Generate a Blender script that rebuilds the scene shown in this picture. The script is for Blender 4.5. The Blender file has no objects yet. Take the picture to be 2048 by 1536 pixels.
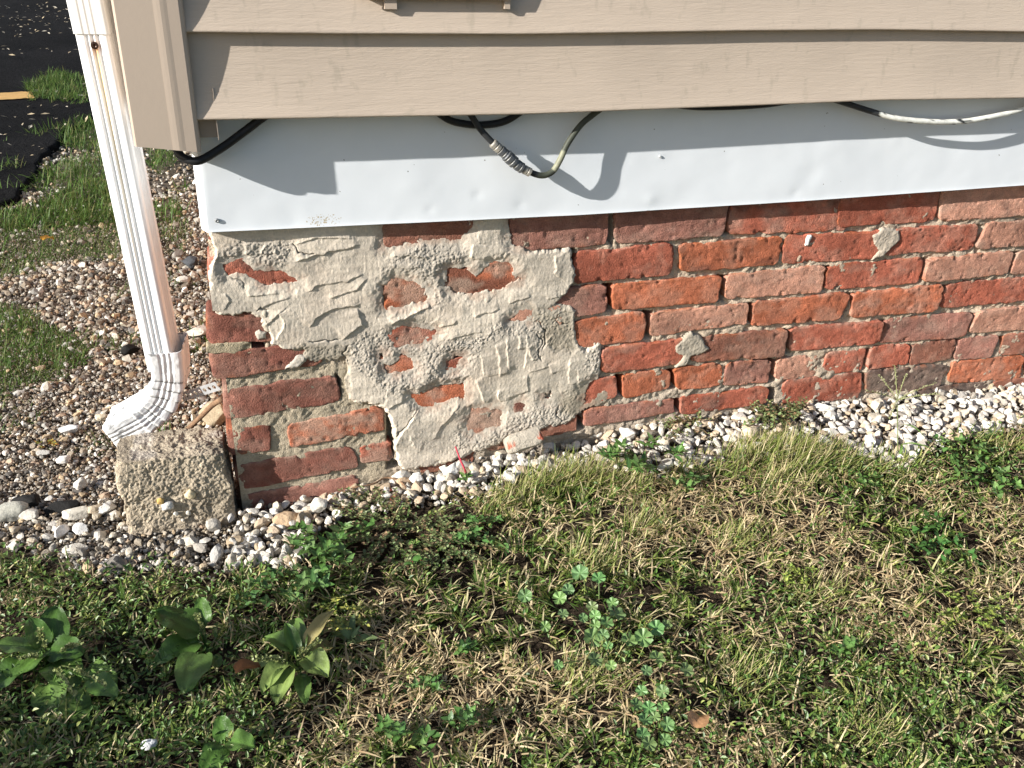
import bpy, math, random
import numpy as np
from mathutils import Matrix, Vector
rng = np.random.default_rng(7); random.seed(7)
SC = bpy.context.scene
COL = SC.collection

# ------------------------------------------------------------------ camera
CP = np.array([0.6005062046, -1.3081326, 0.438188372])
YAW, PITCH, ROLL, FPX = 0.3179970668, 0.4916337475, -0.0406286772, 1800.0
def cam_rows():
    cy, sy = math.cos(YAW), math.sin(YAW); cp, sp = math.cos(PITCH), math.sin(PITCH)
    f = np.array([sy*cp, cy*cp, -sp]); r = np.array([cy, -sy, 0.]); d = np.cross(f, r)
    cr, sr = math.cos(ROLL), math.sin(ROLL)
    return np.array([cr*r+sr*d, -sr*r+cr*d, f])
CM = cam_rows()
cam = bpy.data.objects.new('camera', bpy.data.cameras.new('camera')); COL.objects.link(cam)
cam.data.sensor_width = 36; cam.data.lens = FPX/2048*36
cam.data.clip_start = 0.02; cam.data.clip_end = 400
_R, _D, _F = CM
cam.matrix_world = Matrix(((_R[0], -_D[0], -_F[0], CP[0]), (_R[1], -_D[1], -_F[1], CP[1]), (_R[2], -_D[2], -_F[2], CP[2]), (0, 0, 0, 1)))
SC.camera = cam

# ------------------------------------------------------------------ light
SUN_TO = np.array([3.5, 1.0, -1.55]); SUN_TO /= np.linalg.norm(SUN_TO)
EL = math.asin(-SUN_TO[2]); AZ = math.atan2(-SUN_TO[0], -SUN_TO[1])   # compass angle of the sun from +Y toward +X
w = bpy.data.worlds.new('World'); SC.world = w; w.use_nodes = True
nt = w.node_tree; nt.nodes.clear()
sky = nt.nodes.new('ShaderNodeTexSky'); sky.sky_type = 'NISHITA'; sky.sun_disc = False
sky.sun_elevation = EL; sky.sun_rotation = AZ; sky.air_density = 1.0; sky.dust_density = 1.2; sky.ozone_density = 1.0
bg = nt.nodes.new('ShaderNodeBackground'); bg.inputs[1].default_value = 0.078
wo = nt.nodes.new('ShaderNodeOutputWorld')
nt.links.new(sky.outputs[0], bg.inputs[0]); nt.links.new(bg.outputs[0], wo.inputs[0])
sl = bpy.data.lights.new('sun', 'SUN'); sl.energy = 5.0; sl.angle = math.radians(0.5); sl.color = (1.0, 0.965, 0.905)
so = bpy.data.objects.new('sun', sl); COL.objects.link(so)
so.rotation_euler = Vector(SUN_TO).to_track_quat('-Z', 'Y').to_euler()
SC.view_settings.view_transform = 'Standard'; SC.view_settings.look = 'None'
SC.view_settings.exposure = 0.97; SC.view_settings.gamma = 1.0
SC.cycles.max_bounces = 6

# ------------------------------------------------------------------ helpers
def on_y(px, py, Y=0.0):
    d = np.array([(px-1024)/FPX, (py-768)/FPX, 1.0]) @ CM
    return CP + (Y-CP[1])/d[1]*d
def on_z(px, py, Z):
    d = np.array([(px-1024)/FPX, (py-768)/FPX, 1.0]) @ CM
    return CP + (Z-CP[2])/d[2]*d
def proj(P):
    q = (np.atleast_2d(P)-CP) @ CM.T
    z = np.where(np.abs(q[:, 2]) < 1e-4, 1e-4, q[:, 2])
    x = 1024+FPX*q[:, 0]/z; y = 768+FPX*q[:, 1]/z
    x = np.where(q[:, 2] < .05, -1e5, x)
    return x, y

def _h(ix, iy, iz, s):
    n = (ix.astype(np.int64)*374761393 + iy.astype(np.int64)*668265263 + iz.astype(np.int64)*2147483647 + s*974634)
    n = (n ^ (n >> 13)) * 1274126177
    n = n & 0x7fffffff
    n = (n ^ (n >> 16))*2246822519 & 0x7fffffff
    return (n & 0xffffff)/float(0xffffff)*2-1
def noise(x, y, z=0.0, s=0):
    x, y, z = np.broadcast_arrays(np.asarray(x, float), np.asarray(y, float), np.asarray(z, float))
    ix, iy, iz = np.floor(x), np.floor(y), np.floor(z)
    fx, fy, fz = x-ix, y-iy, z-iz
    u, v, ww = [t*t*t*(t*(t*6-15)+10) for t in (fx, fy, fz)]
    r = 0
    for a in (0, 1):
        for b in (0, 1):
            for c in (0, 1):
                r = r + _h(ix+a, iy+b, iz+c, s)*(u if a else 1-u)*(v if b else 1-v)*(ww if c else 1-ww)
    return r
def fbm(x, y, z=0.0, s=0, o=4, g=.5):
    r = 0; a = 1; t = 0
    for k in range(o):
        r = r + a*noise(x*2**k, y*2**k, z*2**k if not np.isscalar(z) or z else z, s+k*17); t += a; a *= g
    return r/t*1.6
def sstep(a, b, x):
    t = np.clip((x-a)/(b-a), 0, 1); return t*t*(3-2*t)
def in_poly(poly, x, y):
    poly = np.asarray(poly, float); n = len(poly); r = np.zeros(np.shape(x), bool)
    for i in range(n):
        x0, y0 = poly[i]; x1, y1 = poly[(i+1) % n]
        if y0 == y1: continue
        c = ((y0 > y) != (y1 > y)) & (x < (x1-x0)*(y-y0)/(y1-y0)+x0)
        r ^= c
    return r
def seg_dist(pts, x, y, closed=False):
    pts = np.asarray(pts, float); n = len(pts); best = np.full(np.shape(x), 1e9); sgn = np.zeros(np.shape(x)); along = np.zeros(np.shape(x))
    for i in range(n if closed else n-1):
        a = pts[i]; b = pts[(i+1) % n]; d = b-a; L = d@d+1e-12
        t = np.clip(((x-a[0])*d[0]+(y-a[1])*d[1])/L, 0, 1)
        ex, ey = x-a[0]-t*d[0], y-a[1]-t*d[1]; dd = np.hypot(ex, ey)
        m = dd < best
        best = np.where(m, dd, best); sgn = np.where(m, np.sign(d[0]*ey-d[1]*ex), sgn); along = np.where(m, (i+t)/max(1, n-1), along)
    return best, sgn, along
def sd_poly(poly, x, y):
    d, _, _ = seg_dist(poly, x, y, True)
    return np.where(in_poly(poly, x, y), d, -d)

def build(name, V, faces, m=None, parent=None, col=None, smooth=False, link=True):
    V = np.asarray(V, np.float32)
    if not isinstance(faces, (list, tuple)): faces = [faces]
    faces = [np.asarray(f, np.int32) for f in faces if len(f)]
    me = bpy.data.meshes.new(name)
    me.vertices.add(len(V)); me.vertices.foreach_set('co', V.ravel())
    idx = np.concatenate([f.ravel() for f in faces]); sz = np.concatenate([np.full(len(f), f.shape[1], np.int32) for f in faces])
    me.loops.add(len(idx)); me.loops.foreach_set('vertex_index', idx)
    me.polygons.add(len(sz)); st = np.zeros(len(sz), np.int32); st[1:] = np.cumsum(sz)[:-1]
    me.polygons.foreach_set('loop_start', st); me.polygons.foreach_set('loop_total', sz)
    me.update(calc_edges=True); me.validate()
    me.polygons.foreach_set('use_smooth', np.full(len(me.polygons), bool(smooth)))
    if col is not None:
        a = me.color_attributes.new('Col', 'FLOAT_COLOR', 'POINT')
        c = np.ones((len(V), 4), np.float32); c[:, :3] = col
        a.data.foreach_set('color', c.ravel())
    if m is not None: me.materials.append(m)
    o = bpy.data.objects.new(name, me); COL.objects.link(o)
    if parent is not None:
        o.parent = parent; o.matrix_parent_inverse = Matrix.Translation(-parent.location)
    return o
def grid_faces(nu, nv, off=0):       # vertex index = off + i*nv + j
    i, j = np.meshgrid(np.arange(nu-1), np.arange(nv-1), indexing='ij')
    a = off+i*nv+j
    return np.stack([a, a+nv, a+nv+1, a+1], -1).reshape(-1, 4)
def thing(name, loc, label, cat, group=None):
    o = bpy.data.objects.new(name, None); COL.objects.link(o); o.location = loc; o.empty_display_size = .02
    return tag(o, label, cat, group)
def tag(o, label, cat=None, group=None, kind=None):
    o['label'] = label
    if cat: o['category'] = cat
    if group: o['group'] = group
    if kind: o['kind'] = kind
    return o

def tube(path, rad, n=10, cap=True):
    path = np.asarray(path, float); N = len(path); rad = np.broadcast_to(rad, (N,))
    T = np.gradient(path, axis=0); T /= np.linalg.norm(T, axis=1)[:, None]+1e-12
    up = np.array([0.13, .21, 1.]); V = []
    for i in range(N):
        a = np.cross(T[i], up); a /= np.linalg.norm(a)+1e-9; b = np.cross(T[i], a)
        t = np.linspace(0, 2*np.pi, n, endpoint=False)
        V.append(path[i]+rad[i]*(np.cos(t)[:, None]*a+np.sin(t)[:, None]*b))
    V = np.concatenate(V); F = []
    for i in range(N-1):
        for k in range(n):
            F.append((i*n+k, i*n+(k+1) % n, (i+1)*n+(k+1) % n, (i+1)*n+k))
    F = [np.array(F)]
    if cap: F += [np.array([list(range(n))[::-1]]), np.array([[(N-1)*n+k for k in range(n)]])]
    return V, F
def spline(pts, n=40):
    P = np.asarray(pts, float); P = np.vstack([2*P[0]-P[1], P, 2*P[-1]-P[-2]]); out = []
    m = len(P)-3; ts = np.linspace(0, m-1e-6, n)
    for t in ts:
        i = int(t); u = t-i; a, b, c, d = P[i:i+4]
        out.append(.5*((2*b)+(-a+c)*u+(2*a-5*b+4*c-d)*u*u+(-a+3*b-3*c+d)*u**3))
    return np.array(out)
def join(parts):
    V = []; F = []; n = 0; C = []
    for p in parts:
        v, f = p[0], p[1]; f = f if isinstance(f, list) else [f]
        V.append(v); F += [np.asarray(q)+n for q in f]; n += len(v)
        if len(p) > 2: C.append(np.broadcast_to(p[2], (len(v), 3)))
    return np.concatenate(V), F, (np.concatenate(C) if C else None)
def boxmesh(x0, x1, y0, y1, z0, z1):
    V = np.array([(x, y, z) for x in (x0, x1) for y in (y0, y1) for z in (z0, z1)], float)
    return V, [np.array([(0, 1, 3, 2), (4, 6, 7, 5), (0, 4, 5, 1), (2, 3, 7, 6), (0, 2, 6, 4), (1, 5, 7, 3)])]

# ------------------------------------------------------------------ materials
def mat(name, color=(.5, .5, .5), rough=.8, attr=False, var=None, bumps=(), spec=.3, metal=0., trans=0., rvar=None):
    """var: list of (scale, strength, detail, stretch) brightness mottling; bumps: list of (scale, distance, detail, stretch)"""
    m = bpy.data.materials.new(name); m.use_nodes = True; t = m.node_tree; N = t.nodes; Lk = t.links
    b = N['Principled BSDF']; b.inputs['Roughness'].default_value = rough; b.inputs['Metallic'].default_value = metal
    b.inputs['Specular IOR Level'].default_value = spec
    tc = N.new('ShaderNodeTexCoord')
    def nz(scale, det, st, w=0):
        mp = N.new('ShaderNodeMapping'); mp.inputs['Scale'].default_value = st or (1, 1, 1); mp.inputs['Location'].default_value = (w*1.7, w*.9, w*.3)
        Lk.new(tc.outputs['Object'], mp.inputs[0])
        n = N.new('ShaderNodeTexNoise'); n.inputs['Scale'].default_value = scale; n.inputs['Detail'].default_value = det; n.inputs['Roughness'].default_value = .62
        Lk.new(mp.outputs[0], n.inputs['Vector']); return n
    if attr:
        a = N.new('ShaderNodeAttribute'); a.attribute_name = 'Col'; src = a.outputs['Color']
    else:
        r = N.new('ShaderNodeRGB'); r.outputs[0].default_value = (*color, 1); src = r.outputs[0]
    for k, (s, st, det, stretch) in enumerate(var or ()):
        n = nz(s, det, stretch, k+1)
        mr = N.new('ShaderNodeMapRange'); mr.inputs['From Min'].default_value = .3; mr.inputs['From Max'].default_value = .7
        mr.inputs['To Min'].default_value = 1-st; mr.inputs['To Max'].default_value = 1+st
        Lk.new(n.outputs['Fac'], mr.inputs['Value'])
        mx = N.new('ShaderNodeVectorMath'); mx.operation = 'SCALE'
        Lk.new(src, mx.inputs[0]); Lk.new(mr.outputs[0], mx.inputs['Scale']); src = mx.outputs[0]
    Lk.new(src, b.inputs['Base Color'])
    prev = None
    for k, (s, dist, det, stretch) in enumerate(bumps):
        n = nz(s, det, stretch, k+11)
        bp = N.new('ShaderNodeBump'); bp.inputs['Distance'].default_value = dist; bp.inputs['Strength'].default_value = 1.0
        Lk.new(n.outputs['Fac'], bp.inputs['Height'])
        if prev: Lk.new(prev.outputs[0], bp.inputs['Normal'])
        prev = bp
    if prev: Lk.new(prev.outputs[0], b.inputs['Normal'])
    if trans > 0:
        tr = N.new('ShaderNodeBsdfTranslucent'); Lk.new(src, tr.inputs[0]); mxs = N.new('ShaderNodeMixShader'); mxs.inputs[0].default_value = trans
        out = N['Material Output']; Lk.new(b.outputs[0], mxs.inputs[1]); Lk.new(tr.outputs[0], mxs.inputs[2]); Lk.new(mxs.outputs[0], out.inputs[0])
    return m

M_BRICK = mat('brick', attr=True, rough=.9, spec=.12, var=[(45, .18, 7, None), (420, .2, 4, None)], bumps=[(90, .0035, 8, (.6, 1, 1.2)), (430, .0030, 5, None)])
M_MORT = mat('mortar', attr=True, rough=.95, spec=.1, var=[(300, .16, 4, None)], bumps=[(420, .004, 5, None)])
M_CEM = mat('cement', attr=True, rough=.93, spec=.12, var=[(18, .06, 4, None), (260, .06, 4, None)], bumps=[(260, .0008, 5, (1, 1, .4)), (800, .0008, 4, None)])
M_FLASH = mat('white_sheet_metal', (.725, .755, .785), rough=.38, spec=.35, var=[(3, .02, 3, None), (40, .012, 5, None)], bumps=[(5, .0025, 2, None)])
M_SIDE = mat('beige_vinyl', attr=True, rough=.5, spec=.3, var=[(9, .035, 4, (1, 1, 1)), (50, .02, 4, (.3, 1, 2))], bumps=[(150, .0006, 5, (.16, 1, 1.6)), (420, .0003, 3, (.3, 1, 1.5))])
M_POST = mat('beige_vinyl_trim', (.46, .375, .30), rough=.42, spec=.35, var=[(6, .03, 4, None)], bumps=[(160, .0001, 3, None)])
M_SPOUT = mat('white_aluminium', attr=True, rough=.33, spec=.4, var=[(20, .025, 4, None)], bumps=[(12, .0008, 2, None)])
M_CABLE = mat('black_cable', attr=True, rough=.55, spec=.35, var=[(90, .2, 3, None)])
M_STONE = mat('stones', attr=True, rough=.82, spec=.25, var=[(90, .16, 5, None), (500, .08, 3, None)], bumps=[(260, .0016, 5, None)])
M_SOIL = mat('soil', (.05, .037, .026), attr=True, rough=1, spec=.05, var=[(14, .35, 6, None), (180, .35, 5, None)], bumps=[(60, .012, 6, None), (350, .004, 4, None)])
M_ASPH = mat('asphalt', attr=True, rough=1., spec=.06, var=[(3, .3, 6, None), (60, .5, 5, None)], bumps=[(40, .012, 6, None), (160, .010, 4, None)])
M_PAINT = mat('yellow_paint', (.52, .31, .11), rough=.8, var=[(25, .15, 5, None)], bumps=[(120, .004, 4, None)])
M_GRASS = mat('grass', attr=True, rough=.55, spec=.25, trans=.3)
M_LEAF = mat('leaf', attr=True, rough=.42, spec=.4, trans=.22, var=[(70, .16, 4, None)], bumps=[(120, .0012, 3, None)])
M_CONC = mat('weathered_concrete', attr=True, rough=.95, spec=.12, var=[(45, .14, 6, None), (280, .16, 4, None)], bumps=[(120, .004, 6, None), (450, .0025, 4, None)])
M_STEEL = mat('galvanised_steel', attr=True, rough=.4, metal=.5, spec=.5, var=[(60, .1, 3, None)])
M_WOOD = mat('twig_bark', (.2, .12, .07), rough=.9, var=[(120, .3, 5, None)], bumps=[(200, .002, 5, None)])

# ------------------------------------------------------------------ crops used while tracing: (offset x, offset y, scale) -> photo pixels
C3 = (400, 400, 400/2048); C4 = (780, 400, 460/2048); C5 = (400, 680, 400/1661); C6 = (760, 600, 500/2048)
C7 = (1120, 370, 520/1775); C8 = (1560, 360, 488/1629); C9 = (1100, 700, 600/2048); C0 = (400, 600, 300/2003)
def cp_(c, *p): return [(c[0]+x*c[2], c[1]+y*c[2]) for x, y in p]
def wall(pts): return np.array([on_y(x, y, 0.)[[0, 2]] for x, y in pts])

# ================================================================== BRICK WALL
RED, ORA, SAL, DRK, PUR, MAR = 'r', 'o', 's', 'd', 'p', 'm'
CB = {'r': (.375, .115, .072), 'o': (.43, .140, .074), 's': (.49, .25, .175), 'd': (.27, .115, .078), 'p': (.33, .155, .118), 'm': (.225, .088, .064), 'k': (.15, .108, .09)}
BR = []
def B(c, code, *p): BR.append((cp_(c, *p), code))
B(C4, 'p', (1085, 100), (1945, 60), (1935, 400), (1080, 450))
B(C7, 'p', (385, 100), (1150, 60), (1120, 342), (380, 410))
B(C7, 'r', (1190, 60), (2005, 20), (1966, 308), (1140, 340))
B(C8, 'r', (415, 60), (1085, 20), (1040, 275), (380, 315))
B(C8, 's', (1100, 20), (1800, -10), (1800, 225), (1060, 275))
B(C7, 'r', (100, 465), (785, 400), (755, 612), (90, 668))
B(C7, 'o', (820, 415), (1525, 362), (1490, 545), (820, 592))
B(C8, 'r', (40, 380), (690, 342), (655, 520), (15, 565))
B(C8, 'r', (760, 330), (1335, 300), (1290, 462), (690, 503))
B(C8, 's', (1390, 290), (1950, 255), (1930, 425), (1310, 455))
B(C7, 'p', (-60, 725), (325, 680), (315, 872), (-30, 905))
B(C7, 'o', (365, 690), (1105, 620), (1080, 800), (360, 852))
B(C7, 's', (1140, 620), (1819, 552), (1790, 730), (1125, 780))
B(C8, 'r', (335, 575), (970, 520), (925, 690), (305, 735))
B(C8, 's', (990, 535), (1570, 475), (1520, 625), (955, 680))
B(C8, 's', (1600, 475), (2100, 430), (2070, 585), (1535, 635))
B(C7, 'o', (95, 935), (595, 862), (578, 1055), (105, 1112))
B(C7, 's', (630, 880), (1288, 808), (1280, 950), (612, 1035))
B(C7, 'o', (1330, 802), (1988, 735), (1915, 915), (1308, 962))
B(C8, 'o', (500, 762), (1105, 705), (1040, 870), (462, 920))
B(C8, 'r', (1130, 700), (1800, 640), (1760, 795), (1068, 860))
B(C7, 'r', (285, 1120), (875, 1052), (855, 1215), (290, 1288))
B(C7, 'd', (945, 1045), (1555, 985), (1532, 1162), (895, 1205))
B(C8, 'r', (75, 995), (695, 938), (660, 1087), (60, 1147))
B(C8, 'p', (725, 930), (1298, 888), (1232, 1042), (665, 1092))
B(C8, 's', (1325, 880), (1950, 825), (1930, 975), (1258, 1022))
B(C6, 'r', (1640, 690), (1945, 618), (1948, 790), (1640, 868))
B(C7, 'o', (435, 1300), (757, 1263), (748, 1400), (430, 1457))
B(C7, 'o', (790, 1250), (1112, 1223), (1095, 1372), (795, 1392))
B(C7, 'p', (1140, 1220), (1447, 1193), (1427, 1347), (1115, 1372))
B(C7, 's', (1490, 1190), (1772, 1158), (1747, 1312), (1468, 1332))
B(C8, 'r', (315, 1165), (587, 1128), (552, 1277), (288, 1292))
B(C8, 'r', (620, 1120), (872, 1098), (852, 1227), (573, 1262))
B(C8, 'd', (895, 1100), (1182, 1058), (1142, 1197), (858, 1237))
B(C8, 'p', (1205, 1060), (1472, 1043), (1402, 1182), (1158, 1202))
B(C8, 'd', (1500, 1040), (1830, 1008), (1800, 1152), (1463, 1167))
B(C9, 'p', (240, 405), (845, 335), (852, 425), (230, 520))
B(C9, 'r', (888, 325), (1492, 255), (1483, 362), (885, 440))
B(C8, 'r', (25, 1345), (548, 1288), (540, 1457), (10, 1500))
B(C8, 'k', (585, 1270), (1122, 1233), (1067, 1387), (573, 1432))
B(C8, 'o', (1152, 1215), (1632, 1178), (1612, 1322), (1118, 1357))
B(C8, 'r', (1665, 1175), (2130, 1130), (2100, 1275), (1640, 1318))
B(C8, 'k', (300, 1515), (830, 1448), (830, 1560), (300, 1600))
B(C8, 'k', (862, 1402), (1402, 1348), (1392, 1470), (850, 1520))
B(C8, 'd', (1428, 1345), (2000, 1295), (2000, 1420), (1420, 1470))
# the repaired corner
B(C4, 'd', (-70, 130), (740, 90), (720, 380), (-60, 420))
B(C3, 'm', (100, 230), (880, 190), (870, 480), (100, 520))
B(C3, 'r', (90, 590), (1090, 610), (1075, 890), (85, 880))
B(C4, 'o', (475, 560), (1330, 520), (1320, 800), (465, 870))
B(C4, 'o', (-40, 690), (330, 670), (325, 915), (-60, 980))
B(C3, 'm', (60, 1175), (770, 1165), (760, 1452), (85, 1480))
B(C4, 'r', (-10, 1100), (460, 1060), (465, 1260), (-20, 1310))
B(C4, 's', (1000, 990), (1520, 930), (1540, 1110), (1000, 1150))
B(C5, 'm', (78, 112), (1010, 42), (1000, 200), (105, 335))
B(C6, 'o', (-40, 480), (330, 450), (320, 610), (-30, 640))
B(C6, 'r', (500, 500), (760, 460), (760, 600), (510, 640))
B(C5, 'm', (190, 430), (1135, 298), (1172, 512), (200, 675))
B(C6, 'o', (200, 740), (760, 670), (780, 830), (220, 880))
B(C5, 'm', (210, 765), (580, 710), (588, 920), (238, 960))
B(C5, 'o', (735, 705), (1510, 560), (1540, 748), (745, 895))
B(C6, 's', (690, 890), (1010, 860), (1010, 1060), (700, 1100))
B(C6, 'm', (1090, 850), (1500, 780), (1510, 960), (1090, 1010))
B(C5, 'm', (268, 1055), (1252, 888), (1328, 1050), (338, 1255))
B(C5, 'r', (1335, 888), (1590, 840), (1598, 995), (1330, 1025))
B(C5, 'p', (345, 1300), (1310, 1130), (1330, 1290), (400, 1500))
B(C6, 'd', (300, 1290), (770, 1170), (770, 1330), (350, 1430))
B(C6, 'd', (800, 1130), (1260, 1020), (1270, 1150), (820, 1260))
B(C6, 'd', (1290, 1000), (1600, 925), (1620, 1060), (1300, 1130))

def brick_lines(L, fine):
    e = [0, .0004, .0010, .0019, .0033, .0060]
    n = max(3, int((L-.012)/fine)); mid = list(np.linspace(.006, L-.006, n+1)[1:-1])
    return np.array(e+mid+[L-t for t in e[::-1]])/L
def brick_patch(Q, seed, color, frame, depth=.06, r=.0024, tilt=1.0, left_round=0., grow=.0011, haze=0.):
    """Q: four wall coordinates (TL, TR, BR, BL); frame maps (u, v, out) -> world"""
    Q = np.asarray(Q, float); ce = Q.mean(0); Q = Q+np.sign(Q-ce)*np.array([grow, grow*1.5]); TL, TR, BRr, BL = Q
    W = .5*(np.linalg.norm(TR-TL)+np.linalg.norm(BRr-BL)); H = .5*(np.linalg.norm(BL-TL)+np.linalg.norm(BRr-TR))
    a = brick_lines(W, .0030); b = brick_lines(H, .0028)
    A, Bq = np.meshgrid(a, b, indexing='ij')
    # round the corners a little in the plane
    ax, by = A*2-1, Bq*2-1
    cx = ax*np.sqrt(np.maximum(0, 1-.12*(by**8)*(0.030/W)*8*np.abs(ax)**6)); cy = by*np.sqrt(np.maximum(0, 1-.12*np.abs(ax)**(10*W/H*.8)*by**6*(.012/H)*8))
    s, t = (cx+1)/2, (cy+1)/2
    P = ((1-s)*(1-t))[..., None]*TL+(s*(1-t))[..., None]*TR+(s*t)[..., None]*BRr+((1-s)*t)[..., None]*BL
    ex = np.minimum(A, 1-A)*W; ez = np.minimum(Bq, 1-Bq)*H
    wob = np.exp(-np.minimum(ex, ez)/.008)
    P = P+wob[..., None]*np.stack([fbm(P[..., 0]*55, P[..., 1]*55, seed*3.1, 1), fbm(P[..., 0]*48, P[..., 1]*48, seed*3.1, 5)], -1)*.0026
    rr = r*(1+.5*fbm(P[..., 0]*25, P[..., 1]*25, seed*1.7, 9))
    rec = 0
    for e in (ex, ez):
        q = np.clip(e/rr, 0, 1); rec = rec+rr*(1-np.sqrt(np.maximum(0, 1-(1-q)**2)))
    if left_round: rec = rec+left_round*np.exp(-A*W/.012)
    ed = np.minimum(ex, ez)
    chip = sstep(.45, .9, fbm(P[..., 0]*60, P[..., 1]*60, seed*2.3, 31))*np.exp(-ed/.007)*.006
    rs = random.Random(seed)
    out = rs.uniform(-.0015, .002)*tilt+(A-.5)*rs.uniform(-.004, .004)*tilt+(Bq-.5)*rs.uniform(-.0025, .0025)*tilt
    n1 = fbm(P[..., 0]*22, P[..., 1]*30, seed*1.3, 3); n2 = fbm(P[..., 0]*90, P[..., 1]*110, seed*.7, 4, 4, .75)
    pit = sstep(.5, .85, fbm(P[..., 0]*140, P[..., 1]*140, seed*.9, 8, 2))
    out = out+n1*.0011+n2*(.0007 if tilt > .6 else .00035)-pit*.0014-rec-chip
    na, nb = A.shape
    X = frame(P[..., 0], P[..., 1], out).reshape(-1, 3)
    F = [grid_faces(na, nb)]
    # sides going back into the wall
    ring = [(i, 0) for i in range(na)]+[(na-1, j) for j in range(1, nb)]+[(i, nb-1) for i in range(na-2, -1, -1)]+[(0, j) for j in range(nb-2, 0, -1)]
    ri = np.array([i*nb+j for i, j in ring]); bx = np.array([P[i, j] for i, j in ring])
    back = frame(bx[:, 0], bx[:, 1], np.full(len(ring), -depth)); o = len(X); k = np.arange(len(ring)); k2 = (k+1) % len(ring)
    F.append(np.stack([ri[k2], ri[k], o+k, o+k2], -1))
    base = np.array(color)*(1+rs.uniform(-.10, .10))
    blot = fbm(P[..., 0]*14, P[..., 1]*22, seed*2.9, 12); c = base*(1+.24*blot[..., None])*(1+.10*fbm(P[..., 0]*130, P[..., 1]*130, seed*2.2, 14, 3))[..., None]
    dk = sstep(.25, .8, fbm(P[..., 0]*16, P[..., 1]*26, seed*4.1, 21))[..., None]*rs.choice([0, .25, .55])
    c = c*(1-dk)+np.array([.085, .05, .042])*dk
    lt = sstep(.2, .8, fbm(P[..., 0]*20, P[..., 1]*28, seed*5.3, 23))[..., None]*rs.choice([0, .12, .3])
    c = c*(1-lt)+np.array([.42, .28, .22])*lt
    if haze: hz_ = sstep(-.35, .65, fbm(P[..., 0]*28, P[..., 1]*36, seed*6.1, 27)+.3*fbm(P[..., 0]*120, P[..., 1]*120, seed, 28))[..., None]*haze; c = c*(1-hz_)+np.array([.46, .35, .27])*hz_
    fr = (np.exp(-ed/.004)*sstep(-.1, .6, fbm(P[..., 0]*70, P[..., 1]*70, seed, 33)))[..., None]*.45
    hot = rs.random() < .5
    c = c*(1-fr)+(np.array([.42, .13, .045]) if hot else np.array([.40, .32, .25]))*fr
    cc = np.concatenate([c.reshape(-1, 3), np.tile(base*.7, (len(ring), 1))])
    return np.concatenate([X, back]), F, np.clip(cc, .01, .9)
def f_front(u, v, out): return np.stack([u, -out, v], -1)
def f_left(u, v, out): return np.stack([.566-out, -u, v], -1)

wall_root = thing('brick_wall', (0.9, 0.05, -.48), 'old red brick foundation wall with a patched corner smeared in grey cement', 'wall')
parts = []
for k, (px, code) in enumerate(BR):
    Q = wall(px); lr = .007 if Q[0][0] < .60 else 0
    smooth_ = code == 'm'
    parts.append(brick_patch(Q, k+1, CB[code], f_front, left_round=lr, tilt=(.5 if Q[:, 0].mean() < 1.25 else 1.), haze=(.55 if k >= 45 and Q[:, 0].mean() > .7 and -.42 < Q[:, 1].mean() < -.03 else .12 if k >= 45 else .20)))
# the courses go on to the right, out of the picture
for row in range(8):
    z1 = -.0613*row; x = max(q[:, 0].max() for q in [wall(p) for p, _ in BR] if abs(q[:, 1].mean()-(z1-.03)) < .028)+.011
    while x < 2.95:
        Lb = .1 if row == 5 else .205
        parts.append(brick_patch([(x, z1-.004), (x+Lb, z1-.004), (x+Lb-.002, z1-.056), (x-.002, z1-.056)], 300+row*20+int(x*10), CB[random.choice('roosrpd')], f_front)); x += Lb+.01
# the short return along the side of the house (u runs toward the camera = -y)
for row in range(9):
    z1 = .01-.0613*row; u = -1.9
    while u < -.11:
        Lb = .2 if row % 2 else .1
        u1 = min(u+Lb, -.007)
        if u1-u > .05: parts.append(brick_patch([(u, z1-.005), (u1, z1-.005), (u1, z1-.056), (u, z1-.056)], 700+row*40+int((u+3)*10), CB[random.choice('ossoss')], f_left, depth=.02, haze=1.0))
        u += Lb+.01
V, F, C = join(parts)
build('brickwork', V, F, M_BRICK, wall_root, C, smooth=True)

# ---- mortar bed (height field behind the bricks)
def hf_mesh(name, X, Z, Y, keep, m, parent, col):
    nu, nv = X.shape; V = np.stack([X, Y, Z], -1).reshape(-1, 3); F = grid_faces(nu, nv)
    k = keep.ravel(); F = F[k[F].any(1)]
    used = np.unique(F); mp = np.full(len(V), -1); mp[used] = np.arange(len(used))
    return build(name, V[used], [mp[F]], m, parent, col.reshape(-1, 3)[used], smooth=True)
xs = np.concatenate([np.arange(.562, 1.30, .0022), np.arange(1.30, 2.3, .003), np.arange(2.3, 3.0, .02)]); zs = np.arange(-.56, .035, .0024)
X, Z = np.meshgrid(xs, zs, indexing='ij'); PX, PY = proj(np.stack([X, 0*X, Z], -1).reshape(-1, 3)); PX = PX.reshape(X.shape); PY = PY.reshape(X.shape)
flush = [(400, 690), (520, 690), (600, 720), (700, 730), (790, 790), (800, 930), (700, 1010), (480, 1060), (400, 1050)]
fl = sstep(-12, 12, sd_poly(flush, PX+8*noise(X*40, Z*40), PY))
n1 = fbm(X*45, Z*45, 0, 40); n2 = fbm(X*170, Z*170, 0, 41, 3); n3 = noise(X*420, Z*420, 0, 44)
rec = (.0052+.0034*n1+.0018*n2)*(1-fl)+(.0030+.0016*n1+.0009*n2+.0006*n3)*fl
lowr = sstep(-.30, -.36, Z)*(1-fl); rec = rec-.002*lowr
slot = sd_poly(cp_(C0, (690, 560), (870, 560), (860, 700), (690, 700)), PX, PY); rec = rec+.03*sstep(-2, 3, slot)
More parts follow.
